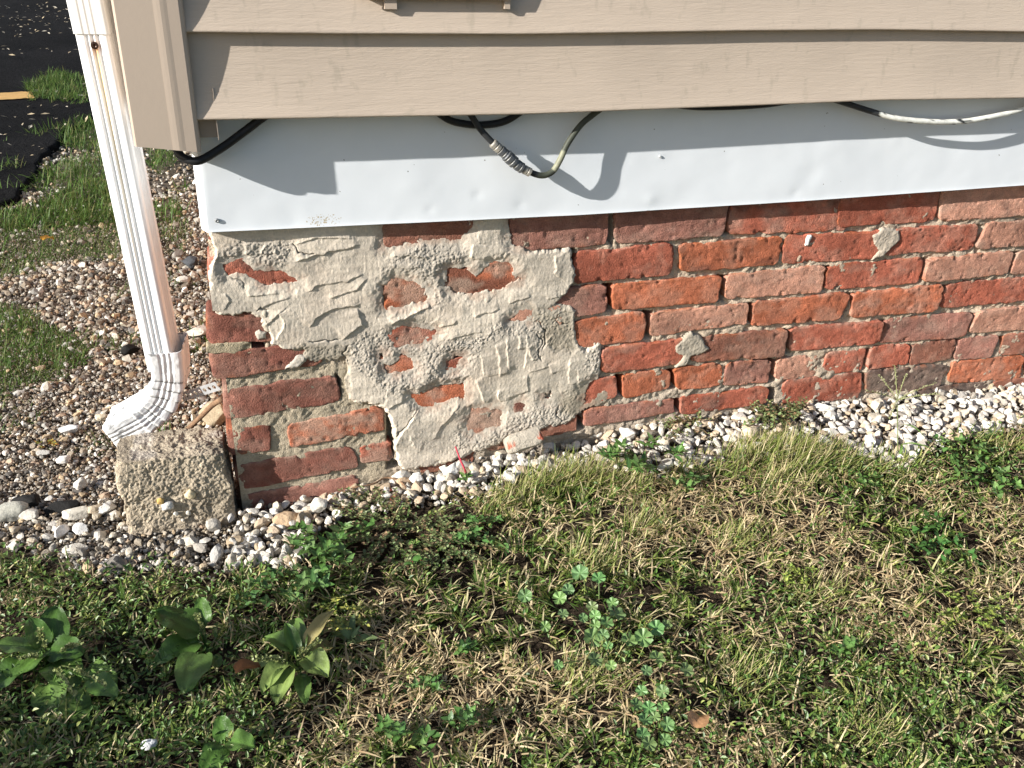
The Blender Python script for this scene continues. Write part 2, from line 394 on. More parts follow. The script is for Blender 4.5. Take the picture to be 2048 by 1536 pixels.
gap2 = [cp_(C7, (335, 180), (375, 190), (365, 420), (328, 380)), cp_(C7, (330, 700), (362, 690), (352, 850), (322, 860)), cp_(C7, (70, 430), (115, 450), (95, 660), (85, 660)),
        cp_(C6, (60, 850), (125, 1100), (110, 1320), (60, 1330)), cp_(C6, (1600, 930), (1680, 900), (1660, 990), (1600, 1020)), cp_(C5, (1130, 290), (1165, 330), (1175, 500), (1140, 420)),
        cp_(C6, (270, 1290), (780, 1190), (780, 1240), (380, 1350), (60, 1390), (60, 1330)), cp_(C6, (1290, 1050), (1600, 940), (1600, 960), (1330, 1080))]
for px_, code in BR:
    tr_, br_ = px_[1], px_[2]
    if 1150 < tr_[0] < 2060 and code != 'k':
        dx = 13 if tr_[0] < 1600 else 9; dp = .05 if tr_[0] < 1640 else .010
        if random.random() < .8: rec = rec+dp*sstep(-2.5, 2, sd_poly([(tr_[0]-5, tr_[1]+3), (tr_[0]+dx, tr_[1]+3), (br_[0]+dx, br_[1]-2), (br_[0]-5, br_[1]-2)], PX, PY))
for g in gap2: rec = rec+.022*sstep(-2, 3, sd_poly(g, PX, PY))
cr = np.array([.53, .425, .32]); sand = np.array([.42, .355, .26]); gr = np.array([.42, .365, .295])
c = cr*(1-fl[..., None])+sand*fl[..., None]
lw = np.clip(sstep(700, 790, PY), 0, 1)[..., None]*(1-fl[..., None])*.6; c = c*(1-lw)+gr*lw
c = c*(1+.16*n1[..., None]+.12*n3[..., None])
hf_mesh('mortar', X, Z, rec, np.ones(X.shape, bool), M_MORT, wall_root, np.clip(c, .03, .8))
# solid core behind, and mortar of the side return
core = boxmesh(.574, 3.0, .045, .25, -.62, .03); side = boxmesh(.571, .60, .04, 2.0, -.62, .03)
V, F, _ = join([core, side]); build('wall_core', V, F, mat('core_mortar', (.36, .30, .22), .95, bumps=[(200, .004, 4, None)]), wall_root)

# ---- cement patch
xs = np.arange(.556, 1.262, .00105); zs = np.arange(-.475, .02, .00105)
X, Z = np.meshgrid(xs, zs, indexing='ij'); q = proj(np.stack([X, 0*X, Z], -1).reshape(-1, 3)); PX = q[0].reshape(X.shape); PY = q[1].reshape(X.shape)
wx = 5*fbm(X*38, Z*38, 0, 50)+2.2*fbm(X*170, Z*170, 0, 52, 2); wy = 5*fbm(X*38, Z*38, 0, 51)+2.2*fbm(X*170, Z*170, 0, 53, 2)
QX, QY = PX+wx, PY+wy
OUT = [(410, 440), (600, 430), (790, 430), (960, 430), (1030, 425), (1026, 470), (1030, 492), (1058, 503), (1100, 502), (1142, 497), (1147, 540), (1143, 568), (1128, 590), (1112, 606),
       (1150, 622), (1155, 690), (1172, 700), (1198, 688), (1202, 735), (1192, 762), (1178, 775), (1195, 785), (1235, 790), (1165, 822), (1128, 845), (1085, 855), (1050, 862), (1000, 882), (945, 903), (885, 922), (830, 936), (800, 934), (790, 905), (782, 850),
       (772, 812), (745, 806), (700, 800), (692, 770), (697, 735), (690, 712), (640, 722), (600, 725), (608, 703), (560, 690), (545, 690), (536, 665), (524, 640), (500, 628), (418, 624), (416, 580), (424, 540), (432, 500)]
sd = sd_poly(OUT, QX, QY)*.00072            # metres, roughly
HO = [cp_(C3, (240, 650), (420, 630), (560, 720), (800, 740), (1000, 810), (870, 870), (700, 870), (600, 830), (480, 770), (380, 740), (290, 770)),
      cp_(C4, (-60, 760), (40, 700), (200, 710), (325, 790), (310, 880), (120, 930), (-50, 960)),
      cp_(C4, (500, 640), (680, 600), (770, 690), (900, 570), (1060, 560), (1110, 680), (1190, 690), (1000, 770), (850, 820), (660, 850), (560, 790), (480, 760)),
      cp_(C4, (-60, 190), (730, 180), (600, 345), (300, 330), (150, 370), (-60, 410)),
      cp_(C4, (1050, 160), (1200, 150), (1200, 400), (1100, 400), (1060, 330)),
      cp_(C4, (50, 1180), (180, 1130), (370, 1150), (430, 1180), (280, 1240), (90, 1260)),
      cp_(C4, (1055, 1070), (1150, 1000), (1210, 995), (1190, 1070), (1120, 1080)),
      cp_(C6, (20, 530), (150, 510), (190, 450), (260, 480), (275, 570), (180, 590), (60, 600)),
      cp_(C6, (560, 530), (640, 470), (690, 480), (650, 530), (570, 550)),
      cp_(C6, (255, 780), (500, 710), (690, 690), (705, 780), (620, 800), (330, 850)),
      cp_(C6, (735, 910), (860, 905), (985, 900), (960, 1010), (860, 1030), (790, 1075), (720, 1010)),
      cp_(C6, (1700, 700), (1940, 620), (1950, 780), (1790, 770), (1680, 860), (1660, 810)),
      cp_(C6, (1100, 840), (1140, 830), (1140, 860), (1105, 865)), cp_(C6, (1370, 770), (1415, 760), (1410, 800), (1375, 805)),
      cp_(C6, (0, 440), (30, 430), (30, 470), (0, 470))]
hd = np.full(X.shape, 1e9)
for h in HO: hd = np.minimum(hd, -sd_poly(h, QX, QY)*.00072)
# wide soft valley: roughness zones
RZ = [cp_(C3, (380, 420), (640, 400), (900, 440), (920, 600), (800, 720), (560, 690), (420, 620), (200, 640), (130, 600)),
      cp_(C4, (200, 420), (450, 370), (660, 430), (640, 560), (470, 620), (450, 950), (320, 960), (290, 640), (100, 560), (-100, 620)),
      cp_(C6, (-60, 250), (420, 180), (480, 330), (850, 290), (900, 190), (1290, 150), (1290, 290), (1000, 280), (880, 360), (640, 700), (400, 740), (50, 770), (-160, 560), (-280, 360)),
      cp_(C6, (600, 1070), (720, 1050), (960, 1060), (1060, 940), (1290, 840), (1490, 880), (1560, 1010), (1300, 1050), (1000, 1150), (600, 1240)),
      cp_(C6, (1230, 200), (1340, 220), (1330, 300), (1270, 480), (1240, 450), (1290, 330)), cp_(C6, (1660, 440), (1800, 400), (1800, 640), (1680, 690), (1700, 560))]
rz = np.zeros(X.shape)
for r_ in RZ: rz = np.maximum(rz, sstep(-14, 10, sd_poly(r_, QX, QY)))
GZ = [cp_(C4, (1240, 980), (1500, 900), (1640, 1010), (1660, 1330), (1500, 1340), (1340, 1240), (1390, 1120), (1250, 1060)), cp_(C6, (1440, 780), (1660, 690), (1960, 800), (1700, 960), (1480, 920)),
      cp_(C5, (580, 60), (1240, 40), (1240, 560), (1480, 540), (1500, 600), (1180, 620), (1180, 220), (600, 260))]
gz = np.zeros(X.shape)
for r_ in GZ: gz = np.maximum(gz, sstep(-8, 8, sd_poly(r_, QX, QY)))
T = .0046+.0020*fbm(X*12, Z*15, 0, 60)+.0003*fbm(X*50, Z*30, 0, 61)-.0026*gz
T = np.maximum(T, .0014)
prof = np.minimum(sstep(-.0018, .0032, sd), .06+.94*sstep(-.001, .020, hd))*sstep(-.0018, .0028, hd)
Y = T*prof
# trowel plates: (polyline, step height m, fall-off length m, side that is high)
ST = [(C3, [(960, 630), (1200, 545), (1400, 510), (1640, 435)], .0026, .03), (C3, [(480, 970), (640, 955), (820, 940)], .0018, .02), (C3, [(1070, 930), (1270, 850), (1500, 820), (1680, 740)], .0017, .012),
      (C3, [(1290, 990), (1480, 950), (1600, 890), (1720, 790)], .002, .012), (C3, [(1100, 1300), (1180, 1200), (1290, 1130), (1400, 1090), (1690, 1060)], .0022, .018), (C3, [(1440, 1430), (1560, 1340), (1650, 1270), (1640, 1200), (1600, 1090)], .003, .025),
      (C3, [(580, 1120), (700, 1060), (930, 970)], .0016, .014), (C3, [(960, 450), (1180, 380), (1600, 370)], .0018, .015), (C3, [(100, 620), (260, 570), (420, 560)], .0018, .012), (C3, [(240, 1130), (300, 1030), (260, 940)], .0013, .01),
      (C3, [(560, 1370), (800, 1150), (860, 1240), (780, 1450)], .002, .01), (C3, [(460, 430), (470, 560)], .0025, .012), (C3, [(660, 430), (620, 540)], .002, .012),
      (C4, [(0, 500), (150, 480), (330, 500)], .0018, .012), (C4, [(0, 590), (120, 600), (300, 590)], .0014, .012), (C4, [(740, 380), (720, 520)], .0022, .02), (C4, [(790, 240), (785, 385)], .0012, .01), (C4, [(1450, 480), (1480, 610), (1450, 640)], .0026, .02),
      (C4, [(1050, 910), (1160, 880), (1260, 850)], .0015, .015), (C4, [(860, 905), (920, 840)], .0013, .012), (C4, [(720, 1030), (980, 965)], .0018, .014), (C4, [(0, 1095), (200, 1000), (370, 920)], .0036, .025), (C4, [(360, 1070), (400, 1130), (600, 1080)], .0022, .014),
      (C4, [(940, 480), (930, 530), (1000, 510)], .0012, .01), (C4, [(1380, 870), (1490, 850)], .0015, .012), (C4, [(480, 780), (560, 800), (640, 860)], .0022, .012),
      (C6, [(1030, 290), (1035, 440), (1050, 570)], .0019, .013), (C6, [(1130, 280), (1128, 400)], .002, .013), (C6, [(1200, 250), (1190, 430), (1170, 560)], .0017, .012), (C6, [(1200, 360), (1215, 430), (1250, 500)], .0018, .014),
      (C6, [(930, 350), (970, 450), (975, 630)], .0022, .015), (C6, [(820, 430), (850, 620)], .002, .014), (C6, [(1540, 470), (1540, 690)], .0022, .022), (C6, [(1610, 550), (1625, 680)], .0013, .012), (C6, [(1380, 520), (1400, 600)], .0014, .012),
      (C6, [(770, 640), (815, 740), (860, 850)], .0024, .018), (C6, [(965, 720), (965, 790), (980, 840)], .0028, .012), (C6, [(1010, 800), (1210, 740), (1200, 600)], .0014, .012), (C6, [(860, 615), (1050, 580)], .0010, .01), (C6, [(1200, 580), (1380, 540)], .0014, .01),
      (C6, [(290, 880), (260, 960), (190, 1050), (100, 1200)], .003, .02), (C6, [(240, 1080), (260, 1180), (330, 1210)], .0016, .012), (C6, [(430, 1150), (490, 1040), (560, 960), (660, 830)], .002, .014), (C6, [(0, 860), (60, 880), (200, 800), (400, 730), (580, 690)], .0026, .02),
      (C6, [(1240, 90), (1440, 150), (1480, 90)], .0012, .008), (C6, [(1430, 260), (1360, 330), (1370, 380)], .0016, .008), (C6, [(800, 440), (600, 560), (560, 660)], .0018, .014), (C6, [(480, 330), (640, 290), (850, 240)], .0014, .012)]
for cc_, pl, a, ln in ST:
    P = wall(cp_(cc_, *pl)); x0, x1 = P[:, 0].min()-.05, P[:, 0].max()+.05; z0, z1 = P[:, 1].min()-.05, P[:, 1].max()+.05
    i0, i1 = np.searchsorted(xs, [x0, x1]); j0, j1 = np.searchsorted(zs, [z0, z1]); sl_ = (slice(i0, i1), slice(j0, j1))
    jx, jz = X[sl_]+.0016*fbm(X[sl_]*90, Z[sl_]*90, 0, 71, 2), Z[sl_]+.0016*fbm(X[sl_]*90, Z[sl_]*90, 0, 73, 2)
    d, s_, al = seg_dist(P, jx, jz)
    end = sstep(0, .12, al)*sstep(1, .88, al)
    up = s_ > 0
    Y[sl_] += 1.15*a*np.where(up, np.exp(-d/ln), np.exp(-d/.0009))*end*prof[sl_]*.9
CK = [(C4, [(1440, 1090), (1470, 1060), (1500, 1000)]), (C4, [(1470, 1060), (1520, 1090), (1590, 1100)]), (C3, [(960, 440), (1000, 520), (1180, 545)]), (C5, [(1220, 40), (1190, 110), (1230, 190)]), (C6, [(1270, 250), (1330, 330), (1290, 430), (1320, 500)]), (C4, [(1300, 1060), (1380, 1180), (1360, 1330)]),
      (C3, [(480, 900), (440, 830), (300, 790)]), (C6, [(560, 690), (420, 720), (250, 790)]), (C3, [(1440, 1430), (1250, 1420), (1080, 1450)]), (C6, [(1490, 1000), (1440, 930), (1470, 860)]), (C6, [(110, 1120), (200, 1040), (300, 890)]), (C3, [(700, 1120), (620, 1080), (560, 1130)])]
crk = np.zeros(X.shape)
for cc_, pl in CK:
    P = wall(cp_(cc_, *pl)); d, _, al = seg_dist(P, X+.0025*fbm(X*110, Z*110, 0, 75, 2), Z+.0025*fbm(X*110, Z*110, 0, 76, 2)); crk = np.maximum(crk, np.exp(-(d/.0009)**2)*sstep(0, .15, al)*sstep(1, .85, al))
Y -= crk*prof*.0035
gran = .8*noise(X*430, Z*430, 0, 80)+.5*noise(X*270, Z*270, 0, 81)+.5*fbm(X*110, Z*110, 0, 82, 3)-.9*sstep(.2, .7, noise(X*300, Z*300, 0, 83))
Y += prof*(rz*(.0008*gran)+gz*.0005*gran)
smear = fbm(X*14, Z*50, 0, 84)*.0004+noise(X*420, Z*60, 0, 85)*.00012
Y += prof*(1-rz)*(smear+.0002*noise(X*300, Z*300, 0, 86))
crumb = sstep(.62, .8, noise(X*260, Z*260, 0, 87))*sstep(-.1, .5, noise(X*30, Z*30, 0, 88)); Y += prof*crumb*.0013*(.25+.75*rz)
Y = np.where(prof > .02, Y, -.006)
keep = prof > .03
base = np.array([.60, .525, .43]); c = np.broadcast_to(base, X.shape+(3,)).copy()
c *= (1+.07*fbm(X*16, Z*16, 0, 90))[..., None]
warm = sstep(.1, .7, fbm(X*12, Z*12, 0, 93))[..., None]*.5; c = c*(1-warm)+np.array([.56, .465, .37])*warm
c = c*(1-.5*rz[..., None])+np.array([.40, .36, .31])*.5*rz[..., None]
c *= (1-.22*rz*sstep(.1, .6, noise(X*300, Z*300, 0, 83)))[..., None]
c = c*(1-gz[..., None])+np.array([.335, .29, .225])*gz[..., None]
damp = (sstep(.0, .6, fbm(X*9, Z*13, 0, 97))*.42)[..., None]; c = c*(1-damp)+np.array([.40, .36, .30])*damp
streak = fbm(X*16, Z*120, 0, 98, 3); c *= (1+.10*streak*(1-rz))[..., None]; c *= (1+.09*noise(X*520, Z*520, 0, 99))[..., None]; c *= (1-.55*crk)[..., None]
thin = (sstep(.020, .0, np.minimum(hd, 1))*sstep(-.3, .5, fbm(X*70, Z*70, 0, 95)))[..., None]*.55; c = c*(1-thin)+np.array([.40, .25, .18])*thin
hf_mesh('cement_patch', X, Z, -Y, keep, M_CEM, wall_root, np.clip(c, .02, .9))
def smear_blob(poly, seed, T0=.0020, colr=(.40, .35, .28)):
    P = wall(poly); a, b = P.min(0)-.008, P.max(0)+.008
    X, Z = np.meshgrid(np.arange(a[0], b[0], .0013), np.arange(a[1], b[1], .0013), indexing='ij')
    d = sd_poly(P, X+.002*fbm(X*80, Z*80, seed, 3), Z+.002*fbm(X*80, Z*80, seed, 4))
    pr = sstep(-.001, .004, d); y = pr*(T0+.001*fbm(X*60, Z*60, seed, 5)+.0005*noise(X*350, Z*350, seed, 6))
    hf_mesh('cement_patch', X, Z, np.where(pr > .02, -y-.001, .004), pr > .03, M_CEM, wall_root, np.broadcast_to(np.array(colr), X.shape+(3,))*(1+.12*fbm(X*80, Z*80, seed, 9))[..., None])
smear_blob(cp_(C7, (780, 1100), (830, 1050), (900, 1000), (960, 1040), (1020, 1120), (960, 1150), (900, 1170), (860, 1225), (790, 1240), (840, 1170), (790, 1150)), 1)
smear_blob(cp_(C8, (620, 370), (690, 320), (790, 335), (800, 400), (740, 450), (690, 510), (610, 530), (660, 470), (625, 430)), 2, colr=(.42, .36, .29))
smear_blob(cp_(C0, (1180, 850), (1300, 740), (1420, 730), (1420, 820), (1300, 910), (1120, 910)), 3, .003, (.5, .45, .38))
smear_blob(cp_(C0, (730, 440), (800, 390), (900, 420), (880, 500), (760, 520)), 4, .002, (.5, .45, .38))
smear_blob(cp_(C0, (790, 200), (850, 230), (830, 340), (880, 420), (960, 440), (960, 350), (900, 250), (900, 130), (830, 100)), 6, .004, (.46, .41, .33))
smear_blob(cp_(C8, (166, 440), (185, 375), (207, 372), (205, 390), (183, 440)), 5, .0012, (.85, .84, .8))
V, F = boxmesh(0, 1, 0, 1, 0, 1)
# mortar strip left between two courses at the corner
strip = wall(cp_(C0, (95, 610), (690, 575), (695, 690), (110, 715)))
Vs, Fs, Cs = brick_patch(strip, 77, (.38, .32, .22), f_front, depth=.02, r=.002, tilt=.2)
o = build('mortar_strip', Vs, Fs, M_MORT, wall_root, np.broadcast_to(np.array([.38, .32, .22]), (len(Vs), 3)), smooth=True)

# ================================================================== WHITE FLASHING
fx = [on_y(x, y, -.018) for x, y in [(415, 465), (1149, 430), (1600, 402), (2048, 370)]]
zb_ = lambda x: np.interp(x, [p[0] for p in fx]+[3.0], [p[2] for p in fx]+[fx[-1][2]])
def dent(x, z, px, py, r, a):
    p = on_y(px, py, -.018); return a*np.exp(-((x-p[0])**2+(z-p[2])**2)/r**2)
us = np.concatenate([[.5555, .5572, .5588, .5605, .562, .5632], np.arange(.566, 3.0, .006)]); ts = np.concatenate([[0, .004, .008, .016], np.linspace(.03, 1, 46)])
U, Tt = np.meshgrid(us, ts, indexing='ij'); ZZ = zb_(U)+Tt*(.215-zb_(U))
YY = -.018+.0009*fbm(U*3, ZZ*5, 0, 100)+.0004*fbm(U*14, ZZ*14, 0, 101)
for d_ in [(860, 420, .006, .0014), (1090, 320, .010, .0012), (955, 390, .006, .0016), (1040, 410, .006, .0013), (1300, 398, .008, -.0012), (1620, 350, .02, .0014), (1590, 385, .007, .0012), (1320, 313, .003, -.001), (590, 445, .012, .001), (740, 318, .01, .0006), (1240, 380, .01, .0007)]: YY += .5*dent(U, ZZ, *d_)
YY = np.where(U < .5635, -.018+(.5635-U)*2.1, YY)
YY = YY-.0012*np.exp(-Tt*.2/.003)
Vf = np.stack([U, YY, ZZ], -1).reshape(-1, 3); nv = len(ts); Ff = [grid_faces(len(us), nv)]
bot = np.arange(len(us))*nv; n0 = len(Vf); Vb = Vf[bot]+np.array([0, .010, .0015]); Vf = np.vstack([Vf, Vb]); kk = np.arange(len(us)-1)
Ff.append(np.stack([bot[kk], n0+kk, n0+kk+1, bot[kk+1]], -1))
lf = np.arange(nv); n1_ = len(Vf); Vl = Vf[lf].copy(); Vl[:, 0] = .5552; Vl[:, 1] = 2.0; Vf = np.vstack([Vf, Vl]); kk = np.arange(nv-1)
Ff.append(np.stack([lf[kk], lf[kk+1], n1_+kk+1, n1_+kk], -1))
flash = thing('metal_flashing', (1.2, -.01, .01), 'white painted sheet metal skirt board between beige siding and brick', 'flashing')
build('sheet', Vf, Ff, M_FLASH, flash, smooth=True)
# rusty residue specks near the lower edge, in the paint
def residue(m, px, py, sx, sz, scale, thr, colr):
    t = m.node_tree; N = t.nodes; Lk = t.links; b = N['Principled BSDF']; src = b.inputs['Base Color'].links[0].from_socket; p = on_y(px, py, -.018)
    tc = N.new('ShaderNodeTexCoord'); sub = N.new('ShaderNodeVectorMath'); sub.operation = 'SUBTRACT'; sub.inputs[1].default_value = tuple(p); Lk.new(tc.outputs['Object'], sub.inputs[0])
    mu = N.new('ShaderNodeVectorMath'); mu.operation = 'MULTIPLY'; mu.inputs[1].default_value = (1/sx, 0, 1/sz); Lk.new(sub.outputs[0], mu.inputs[0]); ln = N.new('ShaderNodeVectorMath'); ln.operation = 'LENGTH'; Lk.new(mu.outputs[0], ln.inputs[0])
    lt = N.new('ShaderNodeMath'); lt.operation = 'LESS_THAN'; lt.inputs[1].default_value = 1; Lk.new(ln.outputs['Value'], lt.inputs[0])
    nz = N.new('ShaderNodeTexNoise'); nz.inputs['Scale'].default_value = scale; nz.inputs['Detail'].default_value = 3; Lk.new(tc.outputs['Object'], nz.inputs['Vector'])
    gt = N.new('ShaderNodeMath'); gt.operation = 'GREATER_THAN'; gt.inputs[1].default_value = thr; Lk.new(nz.outputs['Fac'], gt.inputs[0]); ml = N.new('ShaderNodeMath'); ml.operation = 'MULTIPLY'; Lk.new(lt.outputs[0], ml.inputs[0]); Lk.new(gt.outputs[0], ml.inputs[1])
    mx = N.new('ShaderNodeMix'); mx.data_type = 'RGBA'; Lk.new(ml.outputs[0], mx.inputs[0]); Lk.new(src, mx.inputs[6]); mx.inputs[7].default_value = (*colr, 1); Lk.new(mx.outputs[2], b.inputs['Base Color'])
residue(M_FLASH, 648, 440, .026, .009, 420, .58, (.45, .37, .24))
residue(M_FLASH, 900, 330, .60, .12, 110, .735, (.22, .22, .20))
residue(M_FLASH, 1500, 350, .60, .12, 110, .74, (.25, .25, .23))
def screw(px, py, r, colr, parent, Y=-.0185, name='screw'):
    p = on_y(px, py, Y); t = np.linspace(0, 2*np.pi, 14, endpoint=False); V = []; F = []
    for rr, dd in ((r, 0), (r*.9, -.0012), (r*.5, -.0018), (r*.3, -.001)): V += [(p[0]+rr*math.cos(a), p[1]+dd, p[2]+rr*math.sin(a)) for a in t]
    for k in range(3): F += [(k*14+i, k*14+(i+1) % 14, (k+1)*14+(i+1) % 14, (k+1)*14+i) for i in range(14)]
    return build(name, V, [np.array(F), np.array([[42+i for i in range(14)]])], M_STEEL, parent, np.array(colr))
screw(434, 441, .0034, (.35, .36, .36), flash)
screw(1320, 313, .0022, (.6, .62, .62), flash)

# ================================================================== VINYL SIDING
LIP = -.066
lo = [on_y(x, y, LIP) for x, y in [(405, 239), (682, 234), (1040, 228), (1300, 218), (1500, 210.6), (1773, 199.6), (2048, 195.5)]]
hi = [on_y(x, y, LIP) for x, y in [(374, 63.2), (682, 66.6), (1040, 67.7), (1500, 60.7), (1773, 58.8), (2048, 62.9)]]
zlo = lambda x: np.interp(x, [p[0] for p in lo], [p[2] for p in lo]); zhi = lambda x: np.interp(x, [p[0] for p in hi], [p[2] for p in hi])
PRO = np.array([(-.002, .030), (-.0015, .006), (-.0012, .0025), (-.0008, .0009), (.0003, .0001), (.0015, 0), (.004, .0007), (.011, .0024), (.022, .0046), (.033, .0065), (.044, .0081), (.055, .0094), (.066, .0106), (.078, .0117), (.09, .0126), (.1, .0130), (.118, .0133)])
root_s = thing('vinyl_siding', (1.2, -.04, .17), 'beige wood-grained vinyl siding with corner trim above the white skirt board', 'siding')
SB = np.array([.49, .405, .325])
def panel(zf, xs_, name='siding_panel'):
    X, K = np.meshgrid(xs_, np.arange(len(PRO)), indexing='ij'); Zp = zf(X)+PRO[K, 0]; Yp = LIP+PRO[K, 1]+.0008*fbm(X*2.2, Zp*3, 0, 120)
    V = np.stack([X, Yp, Zp], -1).reshape(-1, 3)
    st = sstep(.45, .75, fbm(X*45, Zp*28, 0, 130))*sstep(-.2, .3, fbm(X*3, Zp*4, 0, 131)+(X-1.3)*.5)
    c = SB*(1+.03*fbm(X*5, Zp*9, 0, 133))[..., None]; c = c*(1-.0*st[..., None])
    return build(name, V, [grid_faces(len(xs_), len(PRO))], M_SIDE, root_s, c.reshape(-1, 3), smooth=True)
xs_ = np.arange(.560, 3.0, .01)
panel(zlo, xs_); panel(zhi, xs_); panel(lambda x: zhi(x)+.111, xs_); panel(lambda x: zhi(x)+.222, xs_)
# scuffs / dirt flecks are in the material: sparse grey smudges
t = M_SIDE.node_tree; b = t.nodes['Principled BSDF']; src = b.inputs['Base Color'].links[0].from_socket
tc = t.nodes.new('ShaderNodeTexCoord'); mp = t.nodes.new('ShaderNodeMapping'); mp.inputs['Scale'].default_value = (1.6, 1, .75); t.links.new(tc.outputs['Object'], mp.inputs[0])
nn = t.nodes.new('ShaderNodeTexNoise'); nn.inputs['Scale'].default_value = 42; nn.inputs['Detail'].default_value = 4; t.links.new(mp.outputs[0], nn.inputs['Vector'])
rp = t.nodes.new('ShaderNodeValToRGB'); rp.color_ramp.elements[0].position = .60; rp.color_ramp.elements[1].position = .72; rp.color_ramp.elements[1].color = (.34, .34, .34, 1); t.links.new(nn.outputs['Fac'], rp.inputs[0])
mx = t.nodes.new('ShaderNodeMix'); mx.data_type = 'RGBA'; t.links.new(rp.outputs[0], mx.inputs[0]); t.links.new(src, mx.inputs[6]); mx.inputs[7].default_value = (.30, .26, .20, 1); t.links.new(mx.outputs[2], b.inputs['Base Color'])
# corner post
PR = [(.4900, 1.9), (.4900, -.0655), (.4908, -.0685), (.493, -.0700), (.536, -.0704), (.536, -.0705), (.5400, -.0709), (.5440, -.0712), (.5480, -.0709), (.5520, -.0704), (.565, -.0700), (.5685, -.0690), (.5702, -.0665), (.5702, -.030), (.5685, -.030), (.5685, -.060)]
zbt = lambda x: np.interp(x, [.49, .57], [.1469, .1363])
Vp = []; hz = [0, .02, .2, .5]
for h in hz:
    for (x, y) in PR: Vp.append((x, y, zbt(x)+h))
n = len(PR); Fp = np.array([(i*n+k, i*n+k+1, (i+1)*n+k+1, (i+1)*n+k) for i in range(len(hz)-1) for k in range(n-1)])
cpost = build('corner_post', Vp, [Fp], M_POST, root_s, smooth=False)
bv = cpost.modifiers.new('solid', 'SOLIDIFY'); bv.thickness = .0012; bv.offset = -1
V, F, _ = join([boxmesh(.5705, .5935, -.046, -.0445, .150, .215), boxmesh(.5925, .5937, -.062, -.044, .150, .215), boxmesh(.5937, .612, -.050, -.0488, .176, .215), boxmesh(.606, .6074, -.058, -.049, .178, .215)])
build('inner_channel', V, F, M_POST, root_s)
# siding along the side of the house
for k in range(4):
    K = np.arange(len(PRO)); ys = np.array([-.03, .5, 1.2, 1.95]); Yq, Kq = np.meshgrid(ys, K, indexing='ij')
    V = np.stack([.5585+PRO[Kq, 1]-.05, Yq, .165+.111*k+PRO[Kq, 0]], -1).reshape(-1, 3)
    build('siding_panel', V, [grid_faces(len(ys), len(PRO))], M_SIDE, root_s, np.broadcast_to(SB, (len(V), 3)), smooth=True)
# vent hood whose foot shows at the top of the picture
va, vb = on_y(722, -4, -.068), on_y(1018, 2, -.068)
vr = thing('wall_vent', (.5*(va[0]+vb[0]), -.06, va[2]+.06), 'beige plastic vent cover on the siding, only its bottom edge in view', 'vent')
V1 = boxmesh(va[0], vb[0], -.068, -.045, va[2]+.002, va[2]+.2); V2 = boxmesh(va[0]-.004, vb[0]+.004, -.0715, -.0682, va[2]-.001, va[2]+.2); V3 = boxmesh(vb[0]-.006, vb[0]+.002, -.0675, -.058, va[2]-.012, va[2]+.0015)
V4 = boxmesh(va[0]+.03, va[0]+.046, -.0675, -.060, va[2]-.013, va[2]+.0015)  # left tab is added, shaped after a shadow notch below the vent
V, F, _ = join([V1]); o = build('vent_body', V, F, M_POST, vr)
V, F, _ = join([V2]); o = build('face_frame', V, F, M_POST, vr); mo = o.modifiers.new('b', 'BEVEL'); mo.width = .0015; mo.segments = 2
build('tab_and_shade_notch', *V3, M_POST, vr); build('tab_and_shade_notch', *V4, M_POST, vr)

# ================================================================== CABLES
def cable(name, px, rad, colr, label, parent=None, n=50, caps=True):
    pts = spline([on_y(x, y, Y) for x, y, Y in px], n)
    V, F = tube(pts, rad, 12)
    c = np.broadcast_to(np.array(colr), (len(V), 3)) if np.ndim(colr) == 1 else np.repeat(np.asarray(colr), 12, 0)
    o = build(name, V, F, M_CABLE, parent, c, smooth=True)
    if label: tag(o, label, 'cable')
    return o, pts
K0 = (.012, .012, .013)
cable('cable', [(300, 250, .02), (345, 285, -.02), (362, 312, -.045), (395, 322, -.052), (440, 298, -.042), (490, 262, -.040), (530, 232, -.038), (580, 200, -.035)], .0056, K0, 'thick black cable looping out under the beige corner trim')
cable('cable', [(850, 205, -.035), (893, 237, -.033), (925, 247, -.031), (965, 250, -.030), (1005, 244, -.031), (1035, 228, -.033), (1060, 205, -.035)], .0052, K0, 'short black cable loop sagging just below the siding, behind the connector')
cable('cable', [(1330, 207, -.035), (1380, 214, -.042), (1440, 215, -.044), (1520, 211, -.043), (1580, 203, -.035)], .0042, K0, 'thin black cable barely peeking below the siding edge')
coax = thing('coaxial_cable', on_y(1060, 340, -.05), 'dark green coaxial cable with ribbed splice connector hanging in a V', 'cable')
pth = [(925, 205, -.035), (945, 235, -.038), (962, 260, -.040), (985, 285, -.043), (1010, 308, -.045), (1035, 330, -.047), (1062, 345, -.048), (1085, 351, -.048), (1105, 343, -.047), (1120, 320, -.046), (1135, 288, -.043), (1160, 252, -.040), (1185, 230, -.037), (1215, 208, -.035)]
pts = spline([on_y(*p) for p in pth], 90)
tt = np.linspace(0, 1, 90)[:, None]; g1, g2 = np.array([.022, .023, .024]), np.array([.05, .055, .04]); cc = g1*(tt < .5)+np.where((tt > .62) & (tt < .74), np.array([.22, .22, .15]), np.where(tt >= .5, g2, 0))
V, F = tube(pts, .0046, 12); build('cable_jacket', V, F, M_CABLE, coax, np.repeat(cc, 12, 0), smooth=True)
con = spline([on_y(x, y, Y) for x, y, Y in [(984, 285, -.043), (1010, 308, -.045), (1036, 331, -.047), (1060, 345, -.048)]], 60)
rr = []; cl = []
for i in range(60):
    t_ = i/59
    r_ = .0068
    if .02 < t_ < .2: r_ = .0072
    if .22 < t_ < .36: r_ = .0078
    if .36 < t_ < .58: r_ = .0092
    if .60 < t_ < .78: r_ = .0082
    if i % 6 == 0: r_ -= .0012
    rr.append(r_); cl.append((.30, .28, .24) if (t_ < .22 or t_ > .82) else (.085, .09, .095) if i % 6 else (.3, .29, .26))
